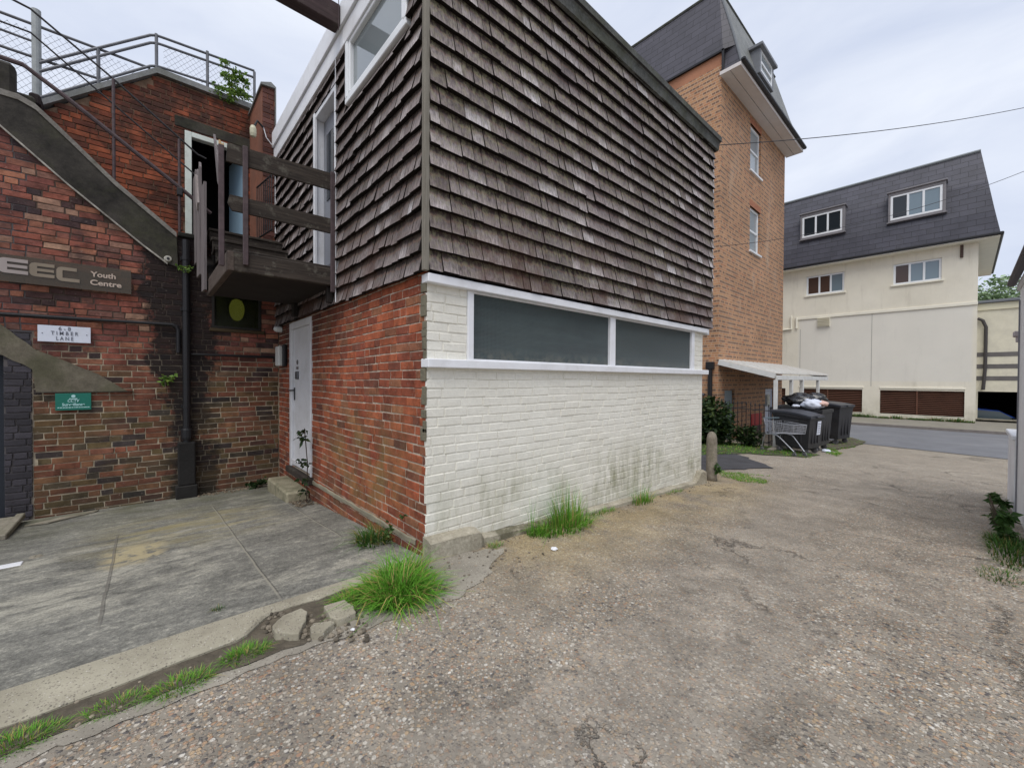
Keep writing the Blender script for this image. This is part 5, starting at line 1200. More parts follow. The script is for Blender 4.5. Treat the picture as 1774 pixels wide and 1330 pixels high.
# ivy-like plants at right edge
tuft('strip of rough green grass along the foot of the white building', [((5.9, -.28), .12, 500, .05, .16, 44, 1, .004, 1, 5)], GR2)
rp = thing('creeping_plant', (6.9, -.3, -.25), 'dark leafy plant sprouting at the foot of the white building on the right', 'plant')
b = MB()
for (x, y, z, r, n, s_) in ((7.3, -.30, -.15, .10, 60, .06), (6.9, -.26, -.12, .10, 60, .06), (6.6, -.3, -.02, .11, 60, .07), (6.35, -.27, -.14, .12, 70, .06)): leafy(b, (x, y, z), (r, r*.7, r), n, s_, int(x*70))
b.build('leaves', LF3, rp, fixn=False)
b = MB()
for k in range(6): b.tube([(6.8+.05*k, -.3, -.25), (6.6+.1*k, -.2, -.05+.03*k)], .005, 5)
b.build('stem', BARK, rp)
b = MB(); leafy(b, (8.4, -.33, -.18), (.2,.08,.09), 120, .07, 12); tag(b.build('low_weed', LF3, fixn=False), 'low green weed at the base of the white garden wall', 'weed')

# ================================================================== TALL BUFF BRICK BUILDING
TX, TY, TE = 13.425, 5.2, 20.13
tl = thing('tall_brick_building', (TX, TY, -.6), 'tall buff brick building with a slate mansard roof and a white dormer', 'building')
wins = [(16.02, 17.14, 8.82, 10.50), (16.06, 17.14, 5.98, 7.60)]
pan = (13.95, 14.82, -.9, 1.04); dor = (17.98, 18.98, -1.0, 1.04)
b = MB(); backing(b, (0,TY,0), (1,0,0), (0,-1,0), TX, TE, -1.4, 10.86, wins+[pan, dor], .3)
b.prism([(TX, TY+.3, -1.4), (TX, 14, -1.4), (TX, 14, 11.60), (TX, TY+.3, 11.60)], (.3,0,0)); b.box((TX, TY, 10.86), (TX+.3, TY+.3, 11.6)); b.box((TE-.3, TY+.3, -1.4), (TE, 14, 10.8)); b.box((TX+.3, 13.8, -1.4), (TE-.3, 14, 10.8))
b.build('wall', BUFF, tl)
b = MB()
pass
RAB = mat('red_arch_brick', (.36,.15,.085), .9, var=.25, vscale=12)
for (a, c, d, e) in wins:
    b = MB(); b.bbox((a-.05, TY-.004, e), (c+.05, TY+.05, e+.22), .003); b.build('window_arch', RAB, tl)
for (a, c, d, e) in wins:
    b = MB(); yw = TY+.07
    b.bbox((a, yw, d+.04), (a+.08, yw+.08, e), .005); b.bbox((c-.08, yw, d+.04), (c, yw+.08, e), .005); b.bbox((a+.08, yw, e-.08), (c-.08, yw+.08, e), .005); b.bbox((a+.08, yw, d+.04), (c-.08, yw+.08, d+.13), .005); b.bbox((a+.08, yw-.005, (d+e)/2-.035), (c-.08, yw+.075, (d+e)/2+.035), .005)
    f = b.build('window', UPVC, tl); g = MB(); g.box((a+.08, yw+.03, d+.13), (c-.08, yw+.04, e-.08)); g.build('pane', GLP, f)
    s_ = MB(); s_.bbox((a-.06, TY-.06, d-.03), (c+.06, TY+.12, d+.036), .006); s_.build('sill', UPVC, f)
b = MB(); b.box((13.96, TY+.08, -.9), (14.81, TY+.12, 1.03)); b.build('grey_panel', mat('blue_grey_panel', (.22,.27,.30), .5), tl)
b = MB(); b.bbox((17.99, TY+.04, -1.0), (18.07, TY+.12, 1.03), .005); b.bbox((18.89, TY+.04, -1.0), (18.97, TY+.12, 1.03), .005); b.bbox((18.07, TY+.04, .95), (18.89, TY+.12, 1.03), .005); b.bbox((18.07, TY+.06, -1.0), (18.89, TY+.10, .94), .005)
dd = b.build('door', mat('pale_grey_door', (.55,.58,.66), .45), tl); g = MB(); g.bbox((18.2, TY+.052, .35), (18.76, TY+.06, .8), .002); g.build('pane', GLS, dd)
# roof
# gable-side slates: slope very slightly back; notch at the eaves end
h0 = Vector((13.33, 4.60, 10.93)); h1 = Vector((13.93, 5.50, 14.05)); k0 = Vector((13.42, 5.16, 10.96))
def slope_pt(p, q, z): t = (z-p.z)/(q.z-p.z); return p.lerp(q, t)
gL = 14.2
b = MB(); hA = slope_pt(h0, h1, 11.60)
p0 = Vector((TX-.07, TY-.06, 11.60)); p1 = Vector((TX-.07, gL, 11.60)); p2 = Vector((h1.x, gL, 14.05)); p3 = h1; 
b.prism([hA, p0, p1, p2, p3], (.12,0,-.02)); b.prism([h0, (h0.x+.02, TY-.04, 10.93), (hA.x+.02, TY-.04, 11.62), hA], (.12,0,-.01))
b.build('gable_slates', SL1, tl)
b = MB(); e0 = Vector((TE+.10, 4.60, 10.93)); e1 = Vector((TE-.45, 5.50, 14.05)); em = Vector((TE-.20, 5.0, 12.2)); hm = slope_pt(h0, h1, 12.2); hm.y -= .02
b.add([h0, e0, em, hm, e1, h1], [(0,1,2,3), (3,2,4,5)]); n0 = len(b.v)
b.build('front_slates', SL2, tl)
b = MB(); b.prism([e0, em, e1, (e1.x, gL, 14.05), (e0.x, gL, 10.93)], (-.1,0,-.02)); b.build('end_slates', SL1, tl)
b = MB(); b.add([(h1.x, h1.y, 14.05), (e1.x, e1.y, 14.05), (e1.x, gL, 14.05), (h1.x, gL, 14.05)], [(0,1,2,3)]); b.tube([h1+Vector((0,0,.02)), Vector((h1.x, gL, 14.07))], .05, 6); b.tube([h1, e1], .05, 6); b.build('roof_top', FELT, tl)
b = MB(); b.tube([h0, hm, h1], .035, 6); b.build('hip_flashing', mat('lead', (.14,.15,.16), .5), tl)
b = MB(); b.bbox((TX-.09, TY-.09, 11.55), (TX-.01, 14.1, 11.62), .005); b.bbox((TX-.09, TY-.10, 10.9), (TX-.01, TY-.03, 11.62), .005); b.build('verge_trim', BLK, tl)
# soffit & gutter
b = MB(); b.bbox((TX-.13, 4.62, 10.80), (TE+.12, 4.90, 10.835), .004); b.bbox((TX-.13, 4.915, 10.80), (TE+.12, TY-.002, 10.835), .004); b.bbox((TX-.13, 4.59, 10.79), (TE+.12, 4.62, 10.90), .004); b.bbox((TX-.15, 4.59, 10.79), (TX-.13, TY, 10.90), .004); b.bbox((TE+.12, 4.59, 10.79), (TE+.14, TY, 10.90), .004)
b.build('soffit', mat('cream_soffit', (.62,.58,.56), .6, var=.05), tl)
b = MB(); b.box((TX-.1, 4.9, 10.84), (TE+.1, TY, 10.86)); b.build('soffit_vent', BLK, tl)
b = MB(); b.bbox((TX-.16, 4.47, 10.89), (TE+.18, 4.60, 11.0), .03); b.build('gutter', BLK, tl)
# dormer
def plane_pt(px, py, yv): return on(1, yv, px, py)
a_ = plane_pt(1319, 84, 4.72); c_ = plane_pt(1338, 118, 4.72); lo_ = plane_pt(1319, 128, 4.72)
dx0, dx1, dz1, dz0 = a_.x-.1, c_.x+.16, a_.z, lo_.z
dmr = MB(); dmr.bbox((dx0, 4.72, dz0), (dx0+.10, 6.0, dz1), .01); dmr.bbox((dx1-.1, 4.72, dz0), (dx1, 6.0, dz1), .01); dmr.bbox((dx0-.1, 4.62, dz1), (dx1+.1, 6.1, dz1+.10), .01); dmr.bbox((dx0+.1, 4.72, dz0), (dx1-.1, 4.95, dz0+.1), .01)
dmo = dmr.build('dormer', mat('lead_dormer', (.17,.18,.20), .5, var=.1), tl)
f = MB(); q0, q1 = dx0+.102, dx1-.102
f.bbox((q0, 4.735, dz0+.1), (q0+.08, 4.81, dz1), .004); f.bbox((q1-.08, 4.735, dz0+.1), (q1, 4.81, dz1), .004); f.bbox((q0+.08, 4.735, dz1-.08), (q1-.08, 4.81, dz1), .004); f.bbox((q0+.08, 4.735, dz0+.1), (q1-.08, 4.81, dz0+.18), .004); f.bbox((q0+.08, 4.73, (dz0+dz1)/2-.03), (q1-.08, 4.8, (dz0+dz1)/2+.04), .004)
fo = f.build('window', UPVC, dmo); g = MB(); g.box((q0+.08, 4.77, dz0+.18), (q1-.08, 4.78, dz1-.08)); g.build('pane', GLP, fo)
# side drainpipe
b = MB(); b.tube([(TX-.07, 5.42, 1.75), (TX-.07, 5.42, -1)], .07, 10); b.bbox((TX-.14, 5.3, 1.72), (TX-.01, 5.54, 1.95), .01); tag(b.build('drainpipe', BLK), 'thick black drainpipe at the corner of the tall buff brick building', 'drainpipe')
b = MB(); b.tube([(TX-.06, 6.1, .25), (TX-.06, 5.5, .35)], .05, 8); b.tube([(TX-.06, 6.1, .98), (TX-.06, 5.6, .9)], .05, 8); b.tube([(TX-.06, 5.62, .3), (TX-.06, 5.62, -.4)], .05, 8); tag(b.build('waste_pipe', mat('grey_pipe', (.09,.09,.11), .5)), 'short grey waste pipes beside the thick black drainpipe', 'pipe')
b = MB(); b.bbox((16.4, TY-.03, -.3), (17.5, TY-.005, .15), .01); b.bbox((16.6, TY-.045, -.9), (17.4, TY-.031, -.31), .01, mi=1)
tag(b.build('red_sign', [mat('sign_red', (.45,.03,.03), .5), mat('sign_dark', (.06,.03,.03), .5)]), 'red panel on the wall seen through the black railings', 'sign')

# ---- canopy
CY = 3.64; cx0, cx1 = TX+.02, 19.93
cn = thing('white_canopy', (16.5, 4.4, -.5), 'white lean to canopy on slim posts against the tall brick building', 'canopy')
CW = mat('canopy_white', (.66,.66,.64), .5, dirt=(.4,.39,.33), dscale=4, damt=.5)
zA, zB = 1.93, 1.50
b = MB(); b.bar((cx0, TY, zA), (cx0, CY, zB), .06, .14); b.bar((cx1, TY, zA), (cx1, CY, zB), .06, .14); b.bbox((cx0, CY-.05, zB-.11), (cx1, CY-.0, zB+.02), .006); b.bbox((cx0, TY-.05, zA-.03), (cx1, TY-.003, zA+.10), .006); b.build('frame', CW, cn)
b = MB(); n = 16
for i in range(n):
    xa = cx0+(cx1-cx0)*i/n+.015; xb = cx0+(cx1-cx0)*(i+1)/n-.02
    b.obox(((xa+xb)/2, (TY+CY)/2-.03, (zA+zB)/2+.075), (xb-xa,0,0), (0,-(TY-CY)-.05,-(zA-zB)-.012), (0,-.003,.018))
    b.obox((xb+.01, (TY+CY)/2-.03, (zA+zB)/2+.095), (.035,0,0), (0,-(TY-CY)-.05,-(zA-zB)-.012), (0,-.01,.05), mi=1)
b.build('roof_panel', [mat('canopy_sheet', (.52,.50,.46), .5, dirt=(.25,.23,.18), dscale=5, damt=.6), CW], cn)
for x, w_ in ((cx0+.03, .05), (15.05, .045), (16.3, .045), (18.5, .045)):
    b = MB(); b.bbox((x-w_, CY-.05+.0, -.75), (x+w_, CY-.05+.09, zB-.112), .006); b.build('post', CW, cn)
b = MB(); b.bbox((cx0-1.1, CY-.28, -.6), (cx0+.15, CY-.12, -.44), .015); tag(b.build('kerb_edging', CONC_L), 'pale concrete edging at the foot of the canopy post', 'edging')
# ---- railings
rl = thing('iron_railings', (13.3, 4.4, -.6), 'black spear topped iron railings behind the bush and beside the canopy', 'railing')
def spear(b, x, y, z0, z1):
    b.tube([(x, y, z0), (x, y, z1-.09)], .010, 6); b.lathe((x, y, z1-.10), [(.010,0),(.022,.03),(.012,.07),(.001,.10)], 6)
k = 0; y = 5.05
while y > 3.72:
    b = MB(); spear(b, 13.30, y, -.62, .80-.10*(5.05-y)/1.3); b.build('bar', IRON, rl); y -= .118
x = 13.6
while x < 19.6:
    b = MB(); spear(b, x, 3.80, -.7, .62); b.build('bar', IRON, rl); x += .14
for z in (-.42, .50): tubes('rail', rl, [[(13.30, 5.1, z+.05), (13.30, 3.66, z)]], IRON, .014, 6); tubes('rail', rl, [[(13.30, 3.80, z), (19.7, 3.80, z)]], IRON, .014, 6)

# ================================================================== BINS
def binobj(label, c, rot, W, D, H, hinge, castors=True, lidang=0, sticker=False, open_lid=False):
    """W along local x, D along local y; front faces -y; lid hinges at +y (hinge = extra height at the back)"""
    o = thing('wheelie_bin', (0,0,0), label, 'bin', 'large black rubbish bins'); rl_ = lambda b: b
    zb = .16; b = MB(); k = .86
    def ring(s_, z0, z1): return [(-W/2*s_, -D/2*s_, z0), (W/2*s_, -D/2*s_, z0), (W/2*s_, D/2*s_, z1), (-W/2*s_, D/2*s_, z1)]
    r0 = ring(k, zb, zb); r1 = ring(.985, H-.14, H-.14+hinge); r2 = ring(1.03, H-.135, H-.135+hinge); r3 = ring(1.03, H-.05, H-.05+hinge); r4 = ring(.93, H-.05, H-.05+hinge); r5 = ring(.90, H-.2, H-.2+hinge)
    vs = r0+r1+r2+r3+r4+r5; fs = [(3,2,1,0)]
    for j in range(5):
        for i in range(4): fs.append((4*j+i, 4*j+(i+1) % 4, 4*(j+1)+(i+1) % 4, 4*(j+1)+i))
    fs.append((20,21,22,23)); b.add(vs, fs)
    for x in (-.22, 0, .22): b.bbox((x*W-.02, -D/2*.93-.012, zb+.12), (x*W+.02, -D/2*.93+.02, H-.3), .01)
    for y in (-.25, .25): b.bbox((-W/2*.93-.012, y*D-.025, zb+.12), (-W/2*.93+.02, y*D+.025, H-.3), .01)
    body = b.build('body', BINM, o); bv = body.modifiers.new('bev', 'BEVEL'); bv.width = .015; bv.segments = 2
    b = MB()
    if not open_lid:
        n = 6; rows = []
        for j in range(n+1):
            t = j/n; y = -D/2*1.06+D*1.10*t; z = H-.048+hinge*t+.05*math.sin(math.pi*t); rows.append([(-W/2*1.06, y, z-.05), (-W/2*1.06, y, z), (-W/2*.9, y, z+.02), (W/2*.9, y, z+.02), (W/2*1.06, y, z), (W/2*1.06, y, z-.05)])
        for r in rows: b.v += r
        for j in range(n):
            for i in range(5): b.face((6*j+i, 6*j+i+1, 6*(j+1)+i+1, 6*(j+1)+i))
        b.face((5,4,3,2,1,0)); b.face([6*n+i for i in range(6)]); b.face([0]+[6*j for j in range(1, n+1)]+[6*n+5]+[6*j+5 for j in range(n-1, -1, -1)])
        b.bbox((-.12, -D/2*1.06-.05, H-.085), (.12, -D/2*1.06+.01, H-.045), .01)
        b.build('lid', LIDM, o)
    else:
        b.bbox((-W/2*1.05, D/2*1.03, H-.5), (W/2*1.05, D/2*1.03+.05, H+hinge), .02); b.build('lid', LIDM, o)
    for (x, y) in ((-W*.34, -D*.34), (W*.34, -D*.34), (-W*.34, D*.34), (W*.34, D*.34)):
        b = MB(); b.lathe((x-.02, y, .075), [(.02,0),(.075,0),(.075,.04),(.02,.04)], 14, axis='X'); b.bbox((x-.03, y-.02, .07), (x+.03, y+.02, zb+.01), .005); b.build('castor', RUB, o)
    for s_ in (-1, 1):
        b = MB(); b.tube([(s_*W/2*1.02, -.18, H-.22+hinge/2), (s_*(W/2+.06), -.14, H-.22+hinge/2), (s_*(W/2+.06), .14, H-.22+hinge/2), (s_*W/2*1.02, .18, H-.22+hinge/2)], .014, 6); b.build('handle', BINM, o)
    if sticker:
        b = MB(); yy = lambda z: -D/2*(k+(.985-k)*(z-zb)/(H-.14-zb))-.02
        b.add([(W*.05, yy(.50), .50), (W*.32, yy(.50), .50), (W*.32, yy(.85), .85), (W*.05, yy(.85), .85)], [(0,1,2,3)]); b.build('label_sticker', SGN, o)
        b = MB()
        for i in range(5): b.add([(W*.08, yy(.55+.055*i)-.004, .55+.055*i), (W*(.28-.03*(i % 2)), yy(.55+.055*i)-.004, .55+.055*i), (W*(.28-.03*(i % 2)), yy(.565+.055*i)-.004, .565+.055*i), (W*.08, yy(.565+.055*i)-.004, .565+.055*i)], [(0,1,2,3)])
        b.build('label_lines', SGD, o)
    o.location = c; o.rotation_euler = (0,0,rot); return o
b1 = binobj('black bin with a closed sloping lid standing nearest the lane behind the trolley', (12.83, 2.95, gz(12.8,2.8)+.0), R_(-10), .74, .88, 1.03, .10, sticker=True)
b2 = binobj('black bin piled with rubbish bags, behind the nearest bin', (14.05, 3.02, gz(14,2.9)), R_(-6), .85, 1.0, 1.20, .04, open_lid=True)
b3 = binobj('tall black bin standing alone on the right by the road', (16.75, 3.02, gz(16.5,2.8)+.03), R_(-12), .95, 1.05, 1.28, .05)
def bag(name, label, c, r, seed, mt, fl=.7, cat='rubbish bag', grp='black rubbish bags'):
    rn = random.Random(seed); b = MB(); n1, n2 = 26, 14; bb = 0
    for j in range(n2+1):
        ph = math.pi*j/n2
        for i in range(n1):
            th = 2*math.pi*i/n1; d = Vector((math.sin(ph)*math.cos(th), math.sin(ph)*math.sin(th), math.cos(ph)))
            q = 1+.28*mnoise.noise(d*2.3+Vector((seed,0,0)))+.14*mnoise.noise(d*6+Vector((0,seed,0)))+.10*abs(mnoise.noise(d*11+Vector((seed,seed,0))))+.05*mnoise.noise(d*22)
            b.v.append((c[0]+d.x*r*q, c[1]+d.y*r*q, c[2]+d.z*r*q*fl))
    for j in range(n2):
        for i in range(n1): b.face((j*n1+i, j*n1+(i+1) % n1, (j+1)*n1+(i+1) % n1, (j+1)*n1+i))
    return tag(b.build(name, mt, smooth=True), label, cat, grp)
def bagp(px, py, x):
    p = on(0, x, px, py); return (p.x, p.y, p.z)
bag('rubbish_bag', 'large black rubbish bag on top of the piled bin, left side', bagp(1388, 693, 14.0), .36, 3, BAGM, .55)
bag('rubbish_bag', 'smaller black rubbish bag at the back right of the pile', bagp(1413, 690, 14.2), .26, 5, BAGM, .55)
bag('rubbish_bag', 'flat black rubbish bag drooping at the far left of the pile', bagp(1370, 691, 14.1), .22, 9, BAGM, .45)
bag('white_bag', 'white plastic bag stuffed on top of the piled bin', bagp(1407, 700, 13.75), .24, 7, WBAG, .6, 'plastic bag', None)
bag('crumpled_card', 'pinkish crumpled cardboard poking from the right of the bin pile', bagp(1423, 699, 13.8), .15, 11, mat('pink_card', (.62,.42,.36), .8), .5, 'cardboard', None)
bag('white_wrapper', 'small white wrapper at the left of the bin pile', bagp(1379, 703, 13.6), .09, 13, WBAG, .5, 'litter', None)
bag('dumped_carrier_bag', 'white carrier bag lying on the grass in front of the bins', tuple(G(1431, 783)+Vector((0,0,.03))), .10, 17, WBAG, .5, 'plastic bag', None)

# ================================================================== TROLLEY
tr = thing('shopping_trolley', (0,0,0), 'wire shopping trolley tipped against the black bin nearest the lane', 'shopping trolley')
LB = 0.86
def bk(t, side, top):      # basket corner: t 0 rear .. 1 front (local +x)
    wz = .27-.07*t; z = (.86-.03*t) if top else (.54+.06*t); x = t*LB
    if not top: wz *= .85; x = .08+t*(LB-.1)
    return Vector((x, side*wz, z))
b = MB()
for s_ in (-1, 1):
    b.tube([bk(0,s_,1), bk(1,s_,1)], .008, 6); b.tube([bk(0,s_,0), bk(1,s_,0)], .007, 6); b.tube([bk(0,s_,1), bk(0,s_,0)], .006, 5); b.tube([bk(1,s_,1), bk(1,s_,0)], .007, 6)
for t in (0, 1):
    for tp_ in (0, 1): b.tube([bk(t,-1,tp_), bk(t,1,tp_)], .007, 6)
b.build('basket_frame', STEEL, tr)
b = MB()
for s_ in (-1, 1):
    for i in range(1, 19): t = i/19; b.tube([bk(t,s_,1), bk(t,s_,0)], .0035, 4, caps=False)
    for j in range(1, 6): k = j/6; b.tube([bk(0,s_,1).lerp(bk(0,s_,0), k), bk(1,s_,1).lerp(bk(1,s_,0), k)], .0035, 4, caps=False)
for t in (0, 1):
    for i in range(1, 9): k = i/9; b.tube([bk(t,-1,1).lerp(bk(t,1,1), k), bk(t,-1,0).lerp(bk(t,1,0), k)], .0035, 4, caps=False)
    for j in range(1, 6): k = j/6; b.tube([bk(t,-1,1).lerp(bk(t,-1,0), k), bk(t,1,1).lerp(bk(t,1,0), k)], .0035, 4, caps=False)
for i in range(1, 16): t = i/16; b.tube([bk(t,-1,0), bk(t,1,0)], .0035, 4, caps=False)
for i in range(1, 8): k = i/8; b.tube([bk(0,-1,0).lerp(bk(0,1,0), k), bk(1,-1,0).lerp(bk(1,1,0), k)], .0035, 4, caps=False)
b.build('basket_wires', STEEL, tr)
b = MB()
for s_ in (-1, 1):
    b.tube([(.42, s_*.20, .56), (.30, s_*.23, .53), (.0, s_*.25, .50), (-.06, s_*.25, .44), (-.14, s_*.26, .13)], .013, 8); b.tube([(.12, s_*.235, .52), (.36, s_*.22, .50), (.45, s_*.21, .45), (.86, s_*.15, .13)], .014, 8)
    b.tube([(.0, s_*.25, .50), (-.02, s_*.26, .75), (-.08, s_*.26, .93)], .012, 8)
b.build('chassis', STEEL, tr)
b = MB(); b.tube([(-.08, -.27, .93), (-.08, .27, .93)], .018, 10); b.build('handle', mat('trolley_handle', (.12,.16,.18), .5), tr)
for (x, s_) in ((-.14, -1), (-.14, 1), (.86, -1), (.86, 1)):
    yy = s_*(.26 if x < 0 else .15); b = MB(); b.lathe((x, yy-.014, .06), [(.012,0),(.058,0),(.06,.014),(.058,.028),(.012,.028)], 16, axis='Y'); b.bbox((x-.012, yy-.022, .055), (x+.012, yy-.016, .15), .002); b.bbox((x-.012, yy+.016, .055), (x+.012, yy+.022, .15), .002); b.bbox((x-.015, yy-.022, .13), (x+.015, yy+.022, .15), .003); b.build('wheel', RUB, tr)
pr, pf = Vector((12.40, 3.46, gz(12.3, 0))), Vector((11.76, 2.52, gz(11.7, 0))); d = (pf-pr); d.z = 0
tr.location = pr+Vector((0,0,.0))+d.normalized()*.14; tr.rotation_euler = (0, 0, math.atan2(d.y, d.x)); tr.scale = (.94, .94, .94)
print('trolley len', d.length)

# ================================================================== CREAM BUILDING
CX = 27.0; cyR = -.33
cb = thing('cream_building', (CX, 4, -.45), 'long cream rendered building with dark slate mansard roof across the road', 'building')
cw = [(-6.98+0, 0, 0, 0)]
W1 = (4.25, 5.89, 5.98, 7.04); W2 = (.77, 2.39, 5.98, 7.0)
slats = [(-.0, 2.80, -.22, .92), (3.47, 6.1, -.22, .93), (6.8, 9.4, -.22, .93), (10.1, 13, -.22, .93)]
b = MB(); backing(b, (CX,0,0), (0,1,0), (-1,0,0), cyR, 16, -.6, 7.48, [W1, W2]+slats, .3)
b.box((CX+.3, cyR, .96), (36, cyR+.3, 7.4)); b.box((35.7, cyR+.3, -2), (36, 16, 7.4)); b.box((CX+.3, 15.7, -2), (35.7, 16, 7.4)); b.build('wall', REN, cb)
TR = mat('cream_trim', (.80,.765,.645), .8, var=.05)
for q_ in (((CX-.05, cyR-.01, 4.72), (CX-.002, 6.3, 4.86)), ((CX-.035, -.02, 1.0), (CX-.002, 2.82, 1.09)), ((CX-.035, 3.42, 1.0), (CX-.002, 6.15, 1.09))):
    b = MB(); b.bbox(*q_, .008); b.build('band', TR, cb)
b = MB(); b.tube([(CX-.06, 6.55, 4.95), (CX-.06, 6.55, 4.25), (CX-.06, 7.3, 4.2)], .05, 8); b.tube([(CX-.06, 6.3, 4.85), (CX-.06, 6.3, 4.25)], .05, 8); b.build('waste_pipe', TR, cb)
JG = mat('joint_grey', (.36,.35,.32), .9)
for q_ in (((CX-.006, 3.13, 1.10), (CX-.002, 3.15, 4.7)), ((CX-.006, 6.12, .1), (CX-.002, 6.14, 4.2))):
    b = MB(); b.box(*q_); b.build('render_joint', JG, cb)
b = MB()
for i in range(6): b.obox((CX-.08, 5.09, 4.28+.08*i), (0,.52,0), (.11,0,-.05), (.0,0,.012))
b.bbox((CX-.04, 4.81, 4.22), (CX-.002, 4.84, 4.75), .004); b.bbox((CX-.04, 5.34, 4.22), (CX-.002, 5.37, 4.75), .004); b.build('vent', TR, cb)
SLAT = mat('brown_slat', (.13,.055,.032), .75, var=.35, vscale=2, dirt=(.05,.03,.022), dscale=2, damt=.6)
for (a, c, d, e) in slats:
    b = MB(); b.box((CX+.28, a, d), (CX+.29, c, e)); b.box((CX+.001, a, d-.35), (CX+.28, c, d)); b.build('vent_opening', mat('dark_void', (.01,.008,.008), .95), cb)
    b = MB(); n = 13
    for i in range(n): z = d+(e-d)*(i+.5)/n; b.obox((CX+.08, (a+c)/2, z), (.01,0,.03), (0,c-a-.02,0), (-.06,0,.045*.6))
    ym = (a+c)/2+.1; b.bbox((CX+.02, ym-.03, d), (CX+.04, ym+.03, e-.01), .004)
    b.build('louvre', SLAT, cb)
def tri_window(par, xf, y0, y1, z0, z1, panes, dormer=False, dep=.07):
    b = MB(); fr_ = .085
    b.bbox((xf, y0, z0), (xf+dep, y0+fr_, z1), .004); b.bbox((xf, y1-fr_, z0), (xf+dep, y1, z1), .004); b.bbox((xf, y0+fr_, z0), (xf+dep, y1-fr_, z0+fr_), .004); b.bbox((xf, y0+fr_, z1-fr_), (xf+dep, y1-fr_, z1), .004)
    w_ = (y1-y0-2*fr_)/3
    for i in (1, 2): b.bbox((xf-.004, y0+fr_+w_*i-.04, z0+fr_), (xf+dep-.004, y0+fr_+w_*i+.04, z1-fr_), .004)
    f = b.build('window', UPVC, par)
    for i in range(3):
        a = y0+fr_+w_*i+(.04 if i else 0); c = y0+fr_+w_*(i+1)-(.04 if i < 2 else 0)
        g = MB(); g.box((xf+.03, a, z0+fr_), (xf+.035, c, z1-fr_)); g.build('pane', panes[i], f)
    return f
GW = mat('brown_curtain_glass', (.075,.045,.035), .1, spec=.5); GB = mat('blue_sky_glass', (.16,.22,.26), .06, spec=1.)
for (W_, pn) in ((W1, [GB, GW, GW]), (W2, [GB, GB, GW])):
    f = tri_window(cb, CX+.06, W_[0], W_[1], W_[2]+.03, W_[3], pn); s_ = MB(); s_.bbox((CX-.07, W_[0]-.08, W_[2]-.05), (CX+.13, W_[1]+.08, W_[2]+.026), .006); s_.build('sill', TR, f)
b = MB()
for (a, c, d, e) in (W1, W2): b.box((CX+.25, a, d), (CX+.26, c, e))
b.build('room_back', DARKIN, cb)
# mansard
eY0, eY1 = -.92, 16.6; ex = CX-.42; et = 11.55; rx = CX+.55; ry = -.35
pts0 = [(ex, eY0, 7.62), (ex+.12, eY0+.16, 8.6), (ex+.42, eY0+.36, 10.0), (rx, ry, et)]
b = MB(); P_ = pts0; Q_ = [(p[0], 16.6-(p[1]-eY0), p[2]) for p in pts0]
b.add(P_+Q_, [(i, i+1, 4+i+1, 4+i) for i in range(3)]); b.build('front_slates', SL3, cb)
b = MB(); S_ = [(36.4-(p[0]-ex), p[1], p[2]) for p in pts0]; b.add(P_+S_, [(i, i+1, 4+i+1, 4+i) for i in range(3)]); b.build('end_slates', m_slate('pale_end_slate', (.13,.15,.16), .22, .34), cb)
b = MB(); b.add([(rx, ry, et), (36, ry, et), (36, 16, et), (rx, 16, et)], [(0,1,2,3)]); b.tube([(rx, ry, et+.02), (rx, 16, et+.02)], .07, 6); b.build('roof_top', mat('roof_lead', (.19,.21,.22), .5), cb)
b = MB(); b.bbox((ex-.10, eY0-.1, 7.50), (ex+.03, 16.6, 7.62), .03); b.bbox((ex+.03, eY0-.1, 7.50), (36, eY0+.02, 7.62), .03); b.build('gutter', BLK, cb)
b = MB(); b.box((ex, eY0, 7.44), (CX+.2, 16.5, 7.498)); b.box((CX+.2, eY0, 7.44), (36, cyR+.2, 7.498)); b.build('soffit', TR, cb)
b = MB(); b.tube([(CX-.05, .16, 7.4), (CX-.05, .16, 6.85)], .05, 6); b.build('overflow_pipe', mat('dark_brown_pipe', (.08,.05,.04), .7), cb)
for (Y0, Y1, z0, z1, pn) in ((4.22, 6.12, 9.02, 10.36, [GL, GL, GL]), (.67, 2.58, 8.97, 10.36, [GB, GB, GL])):
    x0 = CX-.33; b = MB(); b.bbox((x0, Y0, z1-.14), (x0+1.0, Y1, z1), .01); b.bbox((x0, Y0, z0), (x0+1.0, Y0+.10, z1-.141), .01); b.bbox((x0, Y1-.08, z0), (x0+1.0, Y1, z1-.141), .01); b.bbox((x0, Y0+.101, z0), (x0+1.0, Y1-.081, z0+.09), .01)
    b.bbox((x0-.06, Y0-.05, z1), (x0+1.0, Y1+.05, z1+.06), .01); b.bbox((x0-.05, Y0-.05, z0-.05), (x0+.5, Y1+.05, z0-.001), .01)
    dm = b.build('dormer', mat('grey_dormer_cladding', (.20,.19,.20), .6, var=.1), cb); tri_window(dm, x0+.02, Y0+.101, Y1-.081, z0+.091, z1-.141, pn)
    g = MB(); g.box((x0+.3, Y0+.15, z0+.13), (x0+.31, Y1-.15, z1-.17)); g.build('room_back', DARKIN, dm)
# weeds at the wall foot
b = MB(); rn = random.Random(21)
for i in range(260):
    y = rn.uniform(-.3, 7.5); blades(b, (26.9-abs(rn.gauss(0,.12)), y, -.43), .08, 10, .1, .30 if mnoise.noise(Vector((y, 0, 0))) > 0 else .16, i, .8, .012)
b.build('weeds', GR2, fixn=False, kind='stuff', label='weeds along the foot of the cream building', cat='weeds')

